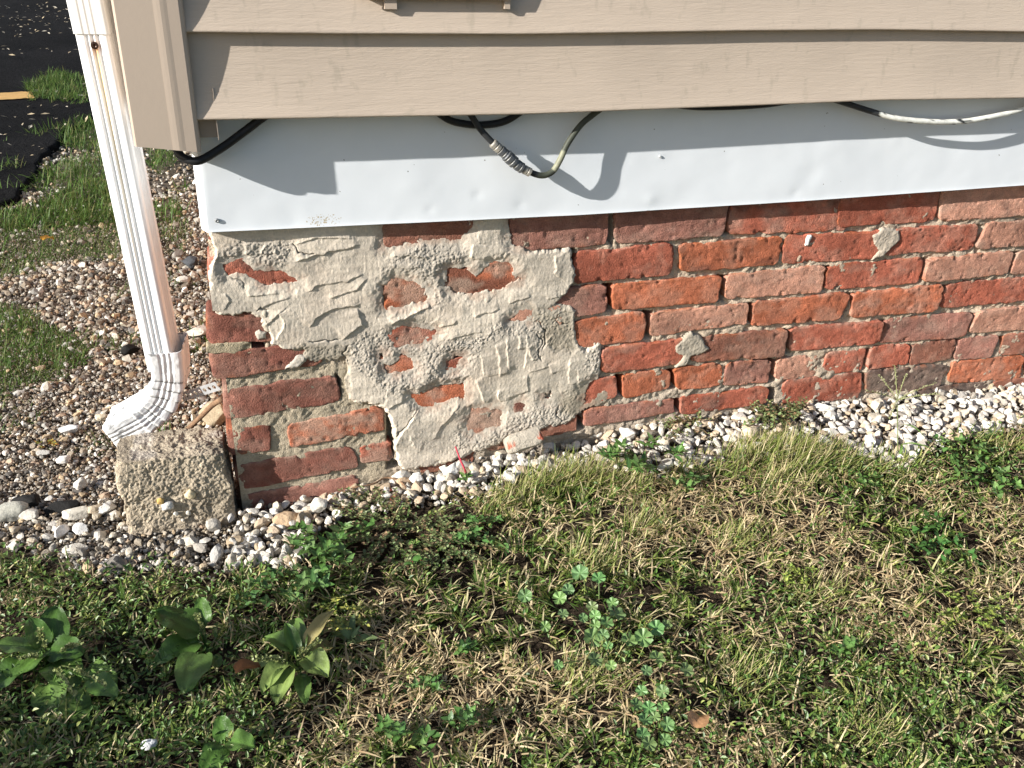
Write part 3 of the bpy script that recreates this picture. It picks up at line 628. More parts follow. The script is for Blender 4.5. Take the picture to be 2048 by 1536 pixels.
V, F = tube(con, np.array(rr), 16); build('connector', V, F, mat('dull_metal', attr=True, rough=.5, spec=.5, metal=.3, var=[(200, .2, 3, None)]), coax, np.repeat(np.array(cl), 16, 0))
n_ = 80; tt = np.linspace(0, 1, n_); ang = np.linspace(0, 2*np.pi, 12, endpoint=False)
pw = spline([on_y(x, y, Y) for x, y, Y in [(1640, 190, -.028), (1690, 206, -.040), (1740, 222, -.046), (1790, 236, -.050), (1840, 242, -.051), (1890, 244, -.052), (1940, 241, -.051), (2000, 230, -.048), (2048, 217, -.044), (2120, 190, -.036)]], n_)
V, F = tube(pw, .0046, 12); pq = proj(V)
nz_ = fbm(V[:, 0]*40, V[:, 1]*160, V[:, 2]*160, 140); wmask = sstep(1745, 1775, pq[0])*sstep(2075, 2040, pq[0])*(nz_ > -.48)
tag(build('cable', V, F, M_CABLE, None, np.where(wmask[:, None] > .5, np.array([.68, .68, .62]), np.array([.03, .032, .034])), smooth=True), 'dark cable flecked with white paint, sagging below the siding at far right', 'cable')

# ================================================================== DOWNSPOUT
def section(wd, dp, groove=True, n=13, g=.0026):
    """outline, counter-clockwise seen from +z; x right, y back; front face at y=0"""
    P = []; r = .004
    def face(a, b, nrm):
        a = np.array(a); b = np.array(b); L = np.linalg.norm(b-a); nn = 60
        for s in np.linspace(0, 1, nn, endpoint=False):
            p = a+(b-a)*s; d = 0
            if groove:
                for c0, wg in ((.30, .07), (.50, .07), (.70, .07)): d -= g*np.exp(-((s-c0)/wg*1.15)**4)
            P.append(p+np.array(nrm)*d)
    c = .5*wd
    face((-c+r, 0), (c-r, 0), (0, -1)); P.append((c-r*.3, r*.3)); face((c, r), (c, dp-r), (1, 0)); P.append((c-r*.3, dp-r*.3)); face((c-r, dp), (-c+r, dp), (0, 1)); P.append((-c+r*.3, dp-r*.3)); face((-c, dp-r), (-c, r), (-1, 0)); P.append((-c+r*.3, r*.3))
    return np.array(P)
SPY = .12
pb = .5*(on_y(297, 722, SPY)+on_y(340, 722, SPY)); pt_ = .5*(on_y(157, 70, SPY)+on_y(209, 70, SPY))
ax_ = (pt_-pb)/np.linalg.norm(pt_-pb); WD = .0445; DP = .072; yawr = math.radians(8)
rot = np.array([[math.cos(yawr), -math.sin(yawr)], [math.sin(yawr), math.cos(yawr)]])
spout = thing('downspout', (pb[0], SPY, -.37), 'white grooved aluminium downspout with a crimped elbow at the house corner', 'downspout')
def sweep(sec, lens, scales=None):
    S = sec@rot.T if False else sec@rot; V = []
    for i, l in enumerate(lens):
        sc = 1 if scales is None else scales[i]
        s2 = (sec-np.array([0, DP/2]))*sc+np.array([0, DP/2]); s2 = s2@rot
        base = pb+ax_*l; V += [(base[0]+q[0], base[1]+q[1], base[2]) for q in s2]
    n = len(sec); F = np.array([(i*n+k, i*n+(k+1) % n, (i+1)*n+(k+1) % n, (i+1)*n+k) for i in range(len(lens)-1) for k in range(n)])
    return np.array(V), F
sec = section(WD, DP)
Lsl = (on_y(165, 68, SPY)[2]-pb[2])/ax_[2]
lens = np.concatenate([[-.02], np.linspace(0, Lsl+.01, 60)]); V, F = sweep(sec, lens)
pq = proj(V); W0 = np.array([.82, .83, .83]); c = np.tile(W0, (len(V), 1))
px_s = 192+(pq[1]-107)*.189      # line of the rust run
run = np.exp(-((pq[0]-px_s-3)/2.2)**2)*(pq[1] > 100)*(V[:, 1] < SPY+.02)*np.clip(1.05-(pq[1]-100)/560, .0, 1)
ring_ = np.exp(-(((pq[0]-191)/9)**2+((pq[1]-95)/11)**2))*(V[:, 1] < SPY+.02)
c = c*(1-.75*run[:, None])+np.array([.78, .56, .18])*.75*run[:, None]; c = c*(1-ring_[:, None])+np.array([.55, .20, .04])*ring_[:, None]
# pale dirt film
c *= (1-.05*sstep(0, .8, fbm(V[:, 0]*30, V[:, 1]*30, V[:, 2]*6, 150)))[:, None]
build('pipe', V, [F], M_SPOUT, spout, c, smooth=True)
sec2 = section(WD+.004, DP+.004, True, g=.0008); lens = np.linspace(Lsl, Lsl+.45, 12); V, F = sweep(sec2, lens); V[:, 1] -= .002
c = np.tile(np.array([.66, .67, .66]), (len(V), 1))*(1+.06*fbm(V[:, 0]*60, V[:, 1]*60, V[:, 2]*60, 151))[:, None]
build('upper_sleeve', V, [F], M_SPOUT, spout, c, smooth=True)
screw(189, 91, .0052, (.035, .016, .01), spout, SPY-.0005, 'rivet')
# elbow: swept box section with crimps
pe = spline([on_y(x, y, SPY) for x, y in [(329, 705), (334, 735), (334, 770), (322, 808), (292, 838), (258, 858), (222, 876)]], 84)
Tn = np.gradient(pe, axis=0); Tn[:, 1] = 0; Tn /= np.linalg.norm(Tn, axis=1)[:, None]
se = section(.049, .076, True, g=.0012); ns = len(se); V = []; cc = []
for i in range(84):
    t_ = i/83; side_ = np.array([-Tn[i][2], 0, Tn[i][0]])
    if side_[0] < 0 and t_ < .3: side_ = -side_
    if i and side_@prev_s < 0: side_ = -side_
    prev_s = side_
    crimp = 0
    if .30 < t_ < .72: ph = ((t_-.30)/.42*6) % 1; crimp = .0035*ph-.001
    sc = 1.0+(.02 if t_ < .12 else 0)+(-.05*sstep(.75, 1, t_))
    for q in se:
        k_ = (q[0]/.0245); out = 1+crimp/.0245
        yoff = q[1]-.039; yy = (yoff*(1+crimp/.039))+.039
        # crimps pinch more on the inner (left) side
        V.append(pe[i]+side_*q[0]*sc*out+np.array([0, (yy-.003)*1.0, 0]))
        v_ = .80
        cc.append((v_, v_*1.005, v_))
V = np.array(V); cc = np.array(cc)
yr = V[:, 1]-SPY; V[:, 0] += np.sin(yawr)*yr
V += .0009*np.stack([fbm(V[:, 0]*60, V[:, 1]*60, V[:, 2]*60, 160+k) for k in range(3)], -1)
ti = np.repeat(np.arange(84)/83., ns)
scr = sstep(.35, .55, fbm(V[:, 0]*40+V[:, 2]*90, V[:, 2]*140-V[:, 0]*90, V[:, 1]*50, 170))*sstep(.70, .85, ti)
phs = np.where((ti > .30) & (ti < .72), ((ti-.30)/.42*6) % 1, .5); seam = ((phs < .17) & (fbm(V[:, 0]*90, V[:, 1]*90, V[:, 2]*90, 171) > -.25)).astype(float)
top_ = ((ti < .02) & (fbm(V[:, 0]*120, V[:, 1]*120, V[:, 2]*20, 172) > 0)).astype(float)
dk = np.clip(scr*.85+seam*.95+top_*.8, 0, .95)[:, None]; cc = cc*(1-dk)+np.array([.13, .13, .13])*dk
F = np.array([(i*ns+k, i*ns+(k+1) % ns, (i+1)*ns+(k+1) % ns, (i+1)*ns+k) for i in range(83) for k in range(ns)])
eo = build('elbow', V, [F], M_SPOUT, spout, cc, smooth=True); m_ = eo.modifiers.new('s', 'SOLIDIFY'); m_.thickness = .001; m_.offset = -1
# perforated strap from the elbow to the wall
p0, p1 = on_y(362, 795, .16), on_y(436, 772, .10)
d_ = p1-p0; Ls = np.linalg.norm(d_); d_ /= Ls; upv = np.array([0, -.25, .97]); nrm = np.cross(d_, upv); nrm /= np.linalg.norm(nrm); upv = np.cross(nrm, d_)
st_r = thing('metal_strap', p0, 'small galvanised strap with punched holes between elbow and brick corner', 'strap')
nu, nvv = 150, 17; Vq = []; Fq = []
for i in range(nu):
    for j in range(nvv): Vq.append(p0+d_*Ls*i/(nu-1)+upv*.017*(j/(nvv-1)-.5))
Vq = np.array(Vq); ff = grid_faces(nu, nvv); cen = Vq[ff].mean(1); a_ = (cen-p0)@d_; b_ = (cen-p0)@upv
ff = ff[np.hypot(((a_+.004) % .0125)-.00625, b_) > .0039]
so_ = build('strap', Vq, [ff], M_STEEL, st_r, np.array([.62, .64, .66])); m_ = so_.modifiers.new('s', 'SOLIDIFY'); m_.thickness = .0012

# ================================================================== GROUND
def gz_(x, y):
    x = np.asarray(x, float); y = np.asarray(y, float)
    a = np.interp(x, [.45, .65, 1.1, 1.5, 1.9, 2.3], [-.488, -.480, -.447, -.425, -.440, -.455])
    k = sstep(-.15, -.6, y); a = a*(1-k)+(-.470)*k
    a = np.where(y > 0.02, a*0+np.where(x < .5, -.485, a), a)
    return a+.006*fbm(x*3.1, y*3.1, 0, 200)+.003*fbm(x*11, y*11, 0, 201)
def axis(lo, hi, step, far):
    a = np.arange(lo, hi, step); r = []; v = hi; s = step
    while v < far: r.append(v); s *= 1.35; v += s
    l = []; v = lo-step; s = step
    while v > -far: l.append(v); s *= 1.35; v -= s
    return np.array(l[::-1]+list(a)+r)
gx = axis(-.6, 2.6, .012, 150); gy = axis(-1.2, 2.2, .012, 150)
X, Y = np.meshgrid(gx, gy, indexing='ij'); Zg = gz_(X, Y)-.010+.004*fbm(X*30, Y*30, 0, 203)
_q = proj(np.stack([X, Y, Zg], -1).reshape(-1, 3)); _lw = in_poly([(-500, 1080), (0, 1085), (200, 1145), (600, 1125), (612, 1062), (760, 1003), (1060, 952), (1480, 903), (1700, 906), (1860, 888), (2048, 838), (2600, 760), (2600, 2300), (-500, 2300)], _q[0], _q[1]-8)
gcol = np.where((_lw | (Y.ravel() < -.45))[:, None], np.array([.050, .037, .026]), np.array([.15, .122, .092]))*(1+.5*noise(X.ravel()*60, Y.ravel()*60, 0, 204))[:, None]
g = build('ground', np.stack([X, Y, Zg], -1).reshape(-1, 3), [grid_faces(len(gx), len(gy))], M_SOIL, None, gcol, smooth=True)
tag(g, 'bare brown soil under the grass and gravel', 'ground', kind='structure')

# ---- asphalt
edge_px = [(-700, 640), (-300, 540), (-60, 452), (0, 418), (38, 402), (62, 360), (78, 320), (112, 296), (140, 262), (190, 236), (240, 215), (330, 190), (520, 150), (800, 110)]
E0 = np.array([on_z(x, y, -.478)[:2] for x, y in edge_px])
es = []
for i in range(len(E0)-1):
    n = max(3, int(np.linalg.norm(E0[i+1]-E0[i])/.02)); n = min(n, 60)
    for t in np.linspace(0, 1, n, endpoint=False): es.append(E0[i]*(1-t)+E0[i+1]*t)
es = np.array(es); wob = .018*np.stack([fbm(es[:, 0]*12, es[:, 1]*12, 0, 210), fbm(es[:, 0]*12, es[:, 1]*12, 0, 211)], -1); es = es+wob
dirn = np.array([-.55, .83]); lv = np.concatenate([[0, 0, .01, .03, .06], np.geomspace(.1, 1, 14), np.linspace(1.15, 7, 40), np.geomspace(8, 90, 10)])
Va = np.zeros((len(es), len(lv), 3)); 
for k, l in enumerate(lv):
    Va[:, k, :2] = es+dirn*l; Va[:, k, 2] = -.468+.004*fbm(Va[:, k, 0]*3, Va[:, k, 1]*3, 0, 213)-(.03 if k == 0 else (.006 if k == 1 else 0))
flat = Va.reshape(-1, 3); c = np.array([.0115, .0108, .0112])*(1+.3*fbm(flat[:, 0]*4, flat[:, 1]*4, 0, 214))[:, None]
asph = build('asphalt', flat, [grid_faces(len(es), len(lv))[:, ::-1]], M_ASPH, None, c, smooth=True); tag(asph, 'black asphalt driveway edge behind the downspout', 'asphalt', kind='structure')
ya, yb = on_z(-160, 196, -.464), on_z(62, 183, -.464); wv = np.array([.02, -.085, 0])
nY = 60; Vy = []
for i in range(nY):
    p = ya*(1-i/(nY-1))+yb*i/(nY-1); j = .012*noise(i*.45, 0, 0, 5)
    for s in (0, .33, .66, 1): Vy.append(p+wv*s*2.0+np.array([0, j, .0]))
Vy = np.array(Vy); Vy[:, 2] = -.4625
tag(build('painted_line', Vy, [grid_faces(nY, 4)], M_PAINT), 'worn yellow painted line on the black asphalt', 'road marking', kind='structure')

# ================================================================== STONES
import bmesh
def proto(sub, seed, cuts, squash):
    bm = bmesh.new(); bmesh.ops.create_icosphere(bm, subdivisions=sub, radius=1); V = np.array([v.co[:] for v in bm.verts]); F = np.array([[v.index for v in f.verts] for f in bm.faces]); bm.free()
    r_ = np.random.default_rng(seed)
    V = V*(1+.22*fbm(V[:, 0]*1.1+seed, V[:, 1]*1.1, V[:, 2]*1.1, seed)[:, None])
    for _ in range(cuts):
        n = r_.normal(size=3); n /= np.linalg.norm(n); d = r_.uniform(.45, .8); e = V@n-d; V = V-np.where(e > 0, e, 0)[:, None]*n*.92
    V = V+.03*np.stack([noise(V[:, 0]*5, V[:, 1]*5, V[:, 2]*5, seed+k) for k in range(3)], -1)
    return V*squash, F
def scatter(name, P, size, colors, protos, label, cat, m=M_STONE, flat=1., smooth=False, tilt=.5):
    Vs = []; Fs = []; Cs = []; n = 0
    for i in range(len(P)):
        v, f = protos[rng.integers(len(protos))]
        a, b, c_ = rng.uniform(0, 6.28), rng.normal()*tilt, rng.normal()*tilt
        ca, sa, cb, sb, cc, sc = math.cos(a), math.sin(a), math.cos(b), math.sin(b), math.cos(c_), math.sin(c_)
        R = np.array([[ca, -sa, 0], [sa, ca, 0], [0, 0, 1]])@np.array([[1, 0, 0], [0, cb, -sb], [0, sb, cb]])@np.array([[cc, 0, sc], [0, 1, 0], [-sc, 0, cc]])
        Vs.append((v*size[i])@R.T+P[i]); Fs.append(f+n); n += len(v); Cs.append(np.broadcast_to(colors[i], (len(v), 3)))
    o = build(name, np.concatenate(Vs), [np.concatenate(Fs)], m, None, np.concatenate(Cs), smooth=smooth)
    if label: tag(o, label, cat, kind='stuff')
    return o
LAWN = [(-500, 1080), (0, 1085), (70, 1095), (120, 1112), (200, 1145), (330, 1118), (420, 1150), (520, 1115), (600, 1125), (612, 1062), (690, 1012), (760, 1003), (900, 985), (1000, 972), (1060, 952), (1150, 942), (1250, 935), (1380, 932), (1480, 903), (1560, 905), (1640, 902), (1700, 906), (1800, 932), (1860, 888), (1960, 852), (2048, 838), (2600, 760), (2600, 2300), (-500, 2300)]
PATCH = [[(-200, 430), (0, 425), (90, 400), (140, 372), (225, 370), (240, 420), (262, 505), (225, 512), (120, 522), (60, 540), (0, 560), (-200, 600)],
         [(300, 405), (345, 395), (372, 420), (380, 470), (360, 500), (330, 500), (315, 470)],
         [(-200, 620), (0, 600), (60, 622), (110, 650), (170, 690), (180, 720), (130, 745), (60, 765), (0, 790), (-200, 820)],
         [(55, 172), (100, 150), (170, 160), (180, 205), (120, 206), (60, 196)], [(110, 262), (160, 245), (195, 250), (200, 300), (150, 300), (120, 285)], [(70, 345), (130, 325), (210, 325), (215, 370), (130, 372), (80, 365)],
         [(300, 300), (340, 302), (350, 330), (320, 345), (300, 335)], [(230, 560), (260, 556), (265, 590), (235, 585)]]
def field(x0, x1, y0, y1, s, jit=.5):
    X, Y = np.meshgrid(np.arange(x0, x1, s), np.arange(y0, y1, s), indexing='ij')
    P = np.stack([X.ravel(), Y.ravel()], -1); return P+rng.uniform(-jit, jit, P.shape)*s
def px_of(P, dz=0.0): return proj(np.column_stack([P, gz_(P[:, 0], P[:, 1])+dz]))
SM = [proto(1, k, 3, np.array([1, .78, .62])) for k in range(8)]
MD = [proto(2, 20+k, 9, np.array([1, .74, .6])) for k in range(10)]
MDL = [proto(2, 60+k, 8, np.array([1, .7, .6])) for k in range(10)]
# brown gravel left of the wall
PAL = np.array([(.40, .34, .26), (.27, .22, .165), (.48, .44, .37), (.16, .13, .10), (.33, .24, .17), (.58, .54, .48), (.09, .08, .07), (.26, .23, .195), (.40, .30, .19), (.30, .28, .25)])
def in_asph(P):
    d, s, _ = seg_dist(es, P[:, 0], P[:, 1]); return (s > 0)
Pg = np.vstack([field(-.55, .575, -.35, .55, .0080), field(-.45, .60, .55, 2.0, .0125), field(-.2, .75, 2.0, 3.6, .02)]); qx, qy = px_of(Pg)
k = (qx > -220) & (qx < 700) & ~in_poly(LAWN, qx, qy-8) & ~((Pg[:, 0] > .555) & (Pg[:, 1] > -.005)) & ~in_asph(Pg) & ~((Pg[:, 0] > .385) & (Pg[:, 0] < .57) & (Pg[:, 1] > -.02) & (Pg[:, 1] < .05)) & (qx < 560)
k &= ~((Pg[:, 0] > .49) & (Pg[:, 1] < -.03))
for pl in PATCH: k &= ~(in_poly(pl, qx, qy) & (rng.random(len(Pg)) < .8))
Pg = Pg[k]; n = len(Pg)
far = Pg[:, 1] > .55
sz = rng.lognormal(math.log(.0046), .42, n)*np.where(far, 1.4, 1); sz = np.clip(sz, .003, .017)
zz = gz_(Pg[:, 0], Pg[:, 1])-.003+rng.uniform(0, .007, n)
col = PAL[rng.integers(len(PAL), size=n)]*rng.uniform(.7, 1.25, (n, 1))
scatter('gravel', np.column_stack([Pg, zz]), sz, col, SM, 'brown and tan pea gravel along the house corner', 'gravel')
Pq = np.vstack([field(-.3, .575, -.3, .6, .0062), field(-.3, .60, .6, 1.6, .009)]); qx, qy = px_of(Pq); k = (qx > -100) & (qx < 520) & ~in_poly(LAWN, qx, qy+10) & ~in_asph(Pq) & ~((Pq[:, 0] > .385) & (Pq[:, 0] < .57) & (Pq[:, 1] > -.02) & (Pq[:, 1] < .05)) & ~((Pq[:, 0] > .555) & (Pq[:, 1] > -.005)); Pq = Pq[k]; n = len(Pq)
GR_ = [(v, f) for v, f in [proto(1, 90+k, 2, np.array([1, .8, .7])) for k in range(3)]]
scatter('gravel', np.column_stack([Pq, gz_(Pq[:, 0], Pq[:, 1])-.0005+rng.uniform(-.002, .003, n)]), rng.uniform(.0016, .0034, n), PAL[rng.integers(len(PAL), size=n)]*.4*rng.uniform(.6, 1.2, (n, 1))+np.array([.12, .10, .078]), GR_, 'fine sandy grit between the brown pebbles', 'gravel')
# pale coarser chips over it toward the camera (bottom left)
Pw = field(.05, .66, -.30, .10, .021); qx, qy = px_of(Pw); low = sstep(1000, 1060, qy+.22*qx-40)
k = ~in_poly(LAWN, qx, qy-12) & (rng.random(len(Pw)) < .10+.62*low) & ~((Pw[:, 0] > .375) & (Pw[:, 1] > -.035)) & (qx > -200); Pw = Pw[k]; n = len(Pw)
WP = np.array([(.62, .58, .52), (.70, .67, .62), (.55, .48, .38), (.50, .40, .28), (.66, .60, .50), (.40, .37, .33), (.72, .70, .67)])
P1 = np.column_stack([Pw, gz_(Pw[:, 0], Pw[:, 1])+.004+rng.uniform(0, .006, n)]); s1 = np.clip(rng.lognormal(math.log(.0078), .38, n), .004, .018); c1 = WP[rng.integers(len(WP), size=n)]*rng.uniform(.6, .95, (n, 1))
# white chips along the wall
Pw = np.vstack([field(.55, 2.75, -.34, .014, .0165), field(.55, 2.75, -.34, .014, .026)]); qx, qy = px_of(Pw); k = ~in_poly(LAWN, qx, qy-16) & ~((Pw[:, 1] > -.004) & (Pw[:, 0] < 1.2) & (Pw[:, 0] < .78)) & (rng.random(len(Pw)) < .96)
Pw = Pw[k]; n = len(Pw); qx = qx[k]
s2 = np.clip(rng.lognormal(math.log(.0088), .32, n), .0045, .0205)
warm_ = sstep(-.2, .5, fbm(Pw[:, 0]*4, Pw[:, 1]*7, 0, 220))
c2 = WP[rng.integers(len(WP), size=n)]; wh = np.array([.72, .69, .63]); tn = np.array([.56, .45, .33])
rmix = rng.random((n, 1)); c2 = np.where(rmix < .42, wh, np.where(rmix < .42+.2*warm_[:, None], tn, c2))*rng.uniform(.78, 1.08, (n, 1))
P2 = np.column_stack([Pw, gz_(Pw[:, 0], Pw[:, 1])+.002+rng.uniform(0, .011, n)])
Pf = field(.05, 2.75, -.36, .014, .0085); qx, qy = px_of(Pf); k = ~in_poly(LAWN, qx, qy-20) & ((Pf[:, 0] > .56) | ((Pf[:, 1] < -.04) & (rng.random(len(Pf)) < .5))) & (qx > -150) & (qx < 2300) & (rng.random(len(Pf)) < .8); Pf = Pf[k]; n = len(Pf)
P3 = np.column_stack([Pf, gz_(Pf[:, 0], Pf[:, 1])-.001+rng.uniform(-.002, .003, n)]); s3 = rng.uniform(.003, .006, n); c3 = WP[rng.integers(len(WP), size=n)]*rng.uniform(.55, .9, (n, 1))
scatter('gravel', np.vstack([P1, P2, P3]), np.concatenate([s1, s2, s3])*1.12, np.clip(np.vstack([c1, c2, c3])*np.array([.84, .82, .79]), .03, .66), MD+MDL, 'white and cream stone chips piled along the foot of the brick wall', 'gravel', tilt=.6)

# larger stones that can be told apart
def stone(px, py, w_mm, colr, label, seed, squash=(1, .8, .65), cuts=4, cat='stone', name='stone', lift=.006, yaw=0., smooth=True, group=None, zref=-.47, at=None, rough=1.):
    z = zref
    for _ in range(5):
        p = on_z(px, py, z+.006); p[1] = min(p[1], -.02) if p[0] > .58 else p[1]; z = float(gz_(p[0], p[1]))
    v, f = proto(4, seed, cuts, np.array(squash)); v = v*(1+.02*rough*fbm(v[:, 0]*4, v[:, 1]*4, v[:, 2]*4, seed)[:, None])
    sc = w_mm/2000/np.abs(v[:, 0]).max(); v = v*sc; c, s = math.cos(yaw), math.sin(yaw); v = v@np.array([[c, s, 0], [-s, c, 0], [0, 0, 1]])
    o = build(name, v, [f], M_STONE, None, np.clip(np.array(colr)*(1+.16*fbm(v[:, 0]*70, v[:, 1]*70, v[:, 2]*70, seed+3))[:, None], .005, .85), smooth=smooth)
    o.location = (p[0], p[1], z+lift-v[:, 2].min()*.55)
    return tag(o, label, cat, group)
stone(574, 1046, 46, (.42, .30, .19), 'smooth oval tan cobble lying by the wall corner', 3, (1, .7, .55), 0, lift=.006, yaw=.1)
stone(638, 1022, 30, (.62, .58, .5), 'angular cream stone right of the smooth tan cobble', 5, (1, .9, .8), 7, lift=.008)
stone(666, 1003, 24, (.60, .54, .44), 'roundish pale stone near the lowest brick, largest of its pair', 6, (1, .9, .8), 2, lift=.008)
stone(692, 1012, 20, (.50, .44, .33), 'roundish speckled stone beside the dark spurge mat', 7, (1, .9, .8), 2, lift=.008)
stone(800, 950, 30, (.48, .34, .22), 'orange tan stone tucked under the cement patch edge', 8, (1, .6, .5), 5, lift=.01, yaw=.3)
stone(832, 962, 28, (.68, .66, .62), 'white angular stone with grey streaks below the cement patch', 9, (1, .7, .6), 7, lift=.01, yaw=.5)
stone(892, 922, 32, (.66, .65, .61), 'blocky white stone left of the red stem', 11, (1, .8, .7), 8, lift=.01, yaw=.7)
stone(1245, 865, 34, (.64, .6, .54), 'tall wedge-shaped cream stone against the wall foot', 12, (1, .7, .7), 8, lift=.01, yaw=-.8)
stone(1505, 868, 52, (.58, .48, .35), 'largest tan and white rock in the white gravel', 13, (1, .62, .55), 7, lift=.006, yaw=.25)
stone(1460, 822, 34, (.66, .62, .55), 'flat white stone touching the bottom course of bricks', 14, (1, .5, .4), 6, lift=.01)
stone(1640, 815, 46, (.68, .66, .6), 'long white slab of stone right of the spurge clump', 15, (1, .4, .35), 6, lift=.01, yaw=-.35)
stone(1745, 808, 36, (.60, .52, .42), 'squarish peach stone near the seeding crabgrass', 16, (1, .7, .6), 6, lift=.01)
stone(25, 1028, 56, (.36, .35, .30), 'big grey-green stone at the left edge beside the lawn', 17, (1, .7, .6), 3, lift=.004)
stone(62, 1032, 36, (.46, .43, .38), 'rounded grey stone second from the left edge', 18, (1, .8, .6), 3, lift=.004)
stone(152, 1030, 46, (.62, .57, .48), 'large flat cream stone in front of the concrete block', 19, (1, .65, .5), 4, lift=.004)
stone(190, 1024, 30, (.44, .36, .26), 'brown stone tight behind the large flat cream stone', 20, (1, .7, .6), 5, lift=.006)
stone(214, 1022, 32, (.55, .53, .5), 'grey white wedge stone touching the block left side', 21, (1, .7, .7), 7, lift=.006, yaw=.6)
stone(124, 1065, 34, (.66, .62, .58), 'narrow upright white stone with a reddish tip', 22, (1, .5, .6), 6, lift=.004, yaw=1.2)
stone(164, 1062, 28, (.72, .7, .67), 'round bright white stone on the lawn edge gravel', 23, (1, .8, .7), 3, lift=.004)
stone(152, 1100, 40, (.56, .51, .43), 'broad cream stone half sunk by the lawn edge', 24, (1, .6, .45), 5, lift=.002)
stone(130, 922, 30, (.60, .58, .54), 'round translucent white stone alone in the brown gravel', 25, (1, .9, .55), 4, lift=.006)
stone(164, 972, 28, (.60, .56, .49), 'egg-shaped cream stone left of the concrete block', 26, (1, .8, .7), 2, lift=.006, yaw=1.1)
stone(140, 862, 38, (.58, .58, .58), 'pale bluish shard left of the downspout outlet', 27, (1, .5, .3), 8, lift=.006, yaw=.3)
stone(202, 838, 30, (.56, .49, .36), 'yellowish flat pebble beside the elbow mouth', 28, (1, .7, .45), 2, lift=.006)
stone(86, 908, 26, (.46, .44, .40), 'flat grey oval pebble in the brown gravel', 29, (1, .6, .4), 2, lift=.006)
stone(260, 702, 44, (.009, .0085, .008), 'crumbly black asphalt lump just left of the downspout', 31, (1, .7, .6), 6, 'asphalt lump', 'asphalt_lump', .006)
stone(384, 530, 50, (.05, .054, .06), 'dark slate-grey angular rock behind the downspout', 32, (1, .7, .75), 9, 'rock', 'rock', .006, zref=-.47)
stone(356, 512, 34, (.26, .24, .21), 'narrow grey stone left of the dark rock', 33, (1, .5, .8), 7, lift=.004)
stone(368, 562, 40, (.5, .47, .42), 'pale grey stone below the dark slate rock', 34, (1, .7, .6), 5, lift=.004)
stone(395, 665, 70, (.47, .42, .36), 'broad flat pinkish stone wedged at the brick corner', 35, (1, .6, .35), 5, lift=.004)
stone(425, 835, 60, (.34, .28, .19), 'big brown rock jammed between block and brick corner', 36, (1, .8, .8), 4, 'rock', 'rock', .0)
stone(300, 1500, 20, (.62, .62, .62), 'white pebble lying in the lawn at bottom left', 37, (1, .8, .7), 3, lift=.012)
stone(60, 1000, 60, (.009, .0085, .008), 'black clod of old asphalt at the left gravel edge', 38, (1.1, .7, .5), 5, 'asphalt lump', 'asphalt_lump', -.004)
stone(120, 1012, 66, (.009, .0085, .008), 'mossy black clod between gravel and pale stones', 39, (1.2, .6, .45), 5, 'asphalt lump', 'asphalt_lump', -.006)

# mortar-crusted brick fragment on the gravel
Qf = np.array([on_y(x, y, -.03) for x, y in cp_(C6, (1000, 1150), (1290, 1050), (1325, 1115), (1050, 1245))])
cfr = Qf.mean(0); ux = (Qf[1]-Qf[0]); Lx = np.linalg.norm(ux); ux /= Lx; nx = np.array([0, -.75, .66]); vx = np.cross(nx, ux)
v, f = proto(4, 44, 0, np.array([1, 1, 1])); m3 = np.abs(v).max(1); v = v/np.maximum(1e-6, np.linalg.norm(v, axis=1))[:, None]; v = np.sign(v)*np.abs(v)**.45
v = v*np.array([Lx/2, .017, .012]); v = v+.0018*np.stack([fbm(v[:, 0]*90, v[:, 1]*90, v[:, 2]*90, 300+k) for k in range(3)], -1)
cf = np.where((fbm(v[:, 0]*55, v[:, 1]*70, 0, 310)[:, None] > .42) & (v[:, 2:3] > .006), np.array([.46, .13, .08]), np.array([.44, .39, .32]))
o = build('brick_fragment', v[:, :1]*ux+v[:, 1:2]*vx+v[:, 2:]*nx, [f], M_CONC, None, cf, smooth=True); o.location = cfr+np.array([0, -.004, .0]); tag(o, 'mortar-crusted brick fragment with a red scar lying on white chips', 'brick')

# ================================================================== CONCRETE BLOCK
bx0, bx1 = on_y(217, 892, -.022)[0], on_y(447, 872, -.022)[0]; zt = -.346
nu, nvv, nwv = 150, 120, 50
def blockpt(u, v, wv):   # u 0..1 right, v 0..1 up, w 0..1 back
    x = bx0+(bx1-bx0)*u+(.004*(1-v))*(u > .5)-(.012)*(1-v)*(u < .5)*(1-u); y = -.024+wv*.085; z = -.505+(zt+.505)*v+(-.006)*u
    return x, y, z
fa = []
U, Vv = np.meshgrid(np.linspace(0, 1, nu), np.linspace(0, 1, nvv), indexing='ij'); fa.append((np.stack(blockpt(U, Vv, 0*U), -1), 0))
U, Ww = np.meshgrid(np.linspace(0, 1, nu), np.linspace(0, 1, nwv), indexing='ij'); fa.append((np.stack(blockpt(U, 0*U+1, Ww), -1), 0))
Ww, Vv = np.meshgrid(np.linspace(1, 0, nwv), np.linspace(0, 1, nvv), indexing='ij'); fa.append((np.stack(blockpt(0*Ww, Vv, Ww), -1), 0))
Ww, Vv = np.meshgrid(np.linspace(0, 1, nwv), np.linspace(0, 1, nvv), indexing='ij'); fa.append((np.stack(blockpt(0*Ww+1, Vv, Ww), -1), 0))
U, Vv = np.meshgrid(np.linspace(1, 0, nu), np.linspace(0, 1, nvv), indexing='ij'); fa.append((np.stack(blockpt(U, Vv, 0*U+1), -1), 0))
pr = []
cb = np.array([.5*(bx0+bx1), .018, -.41])
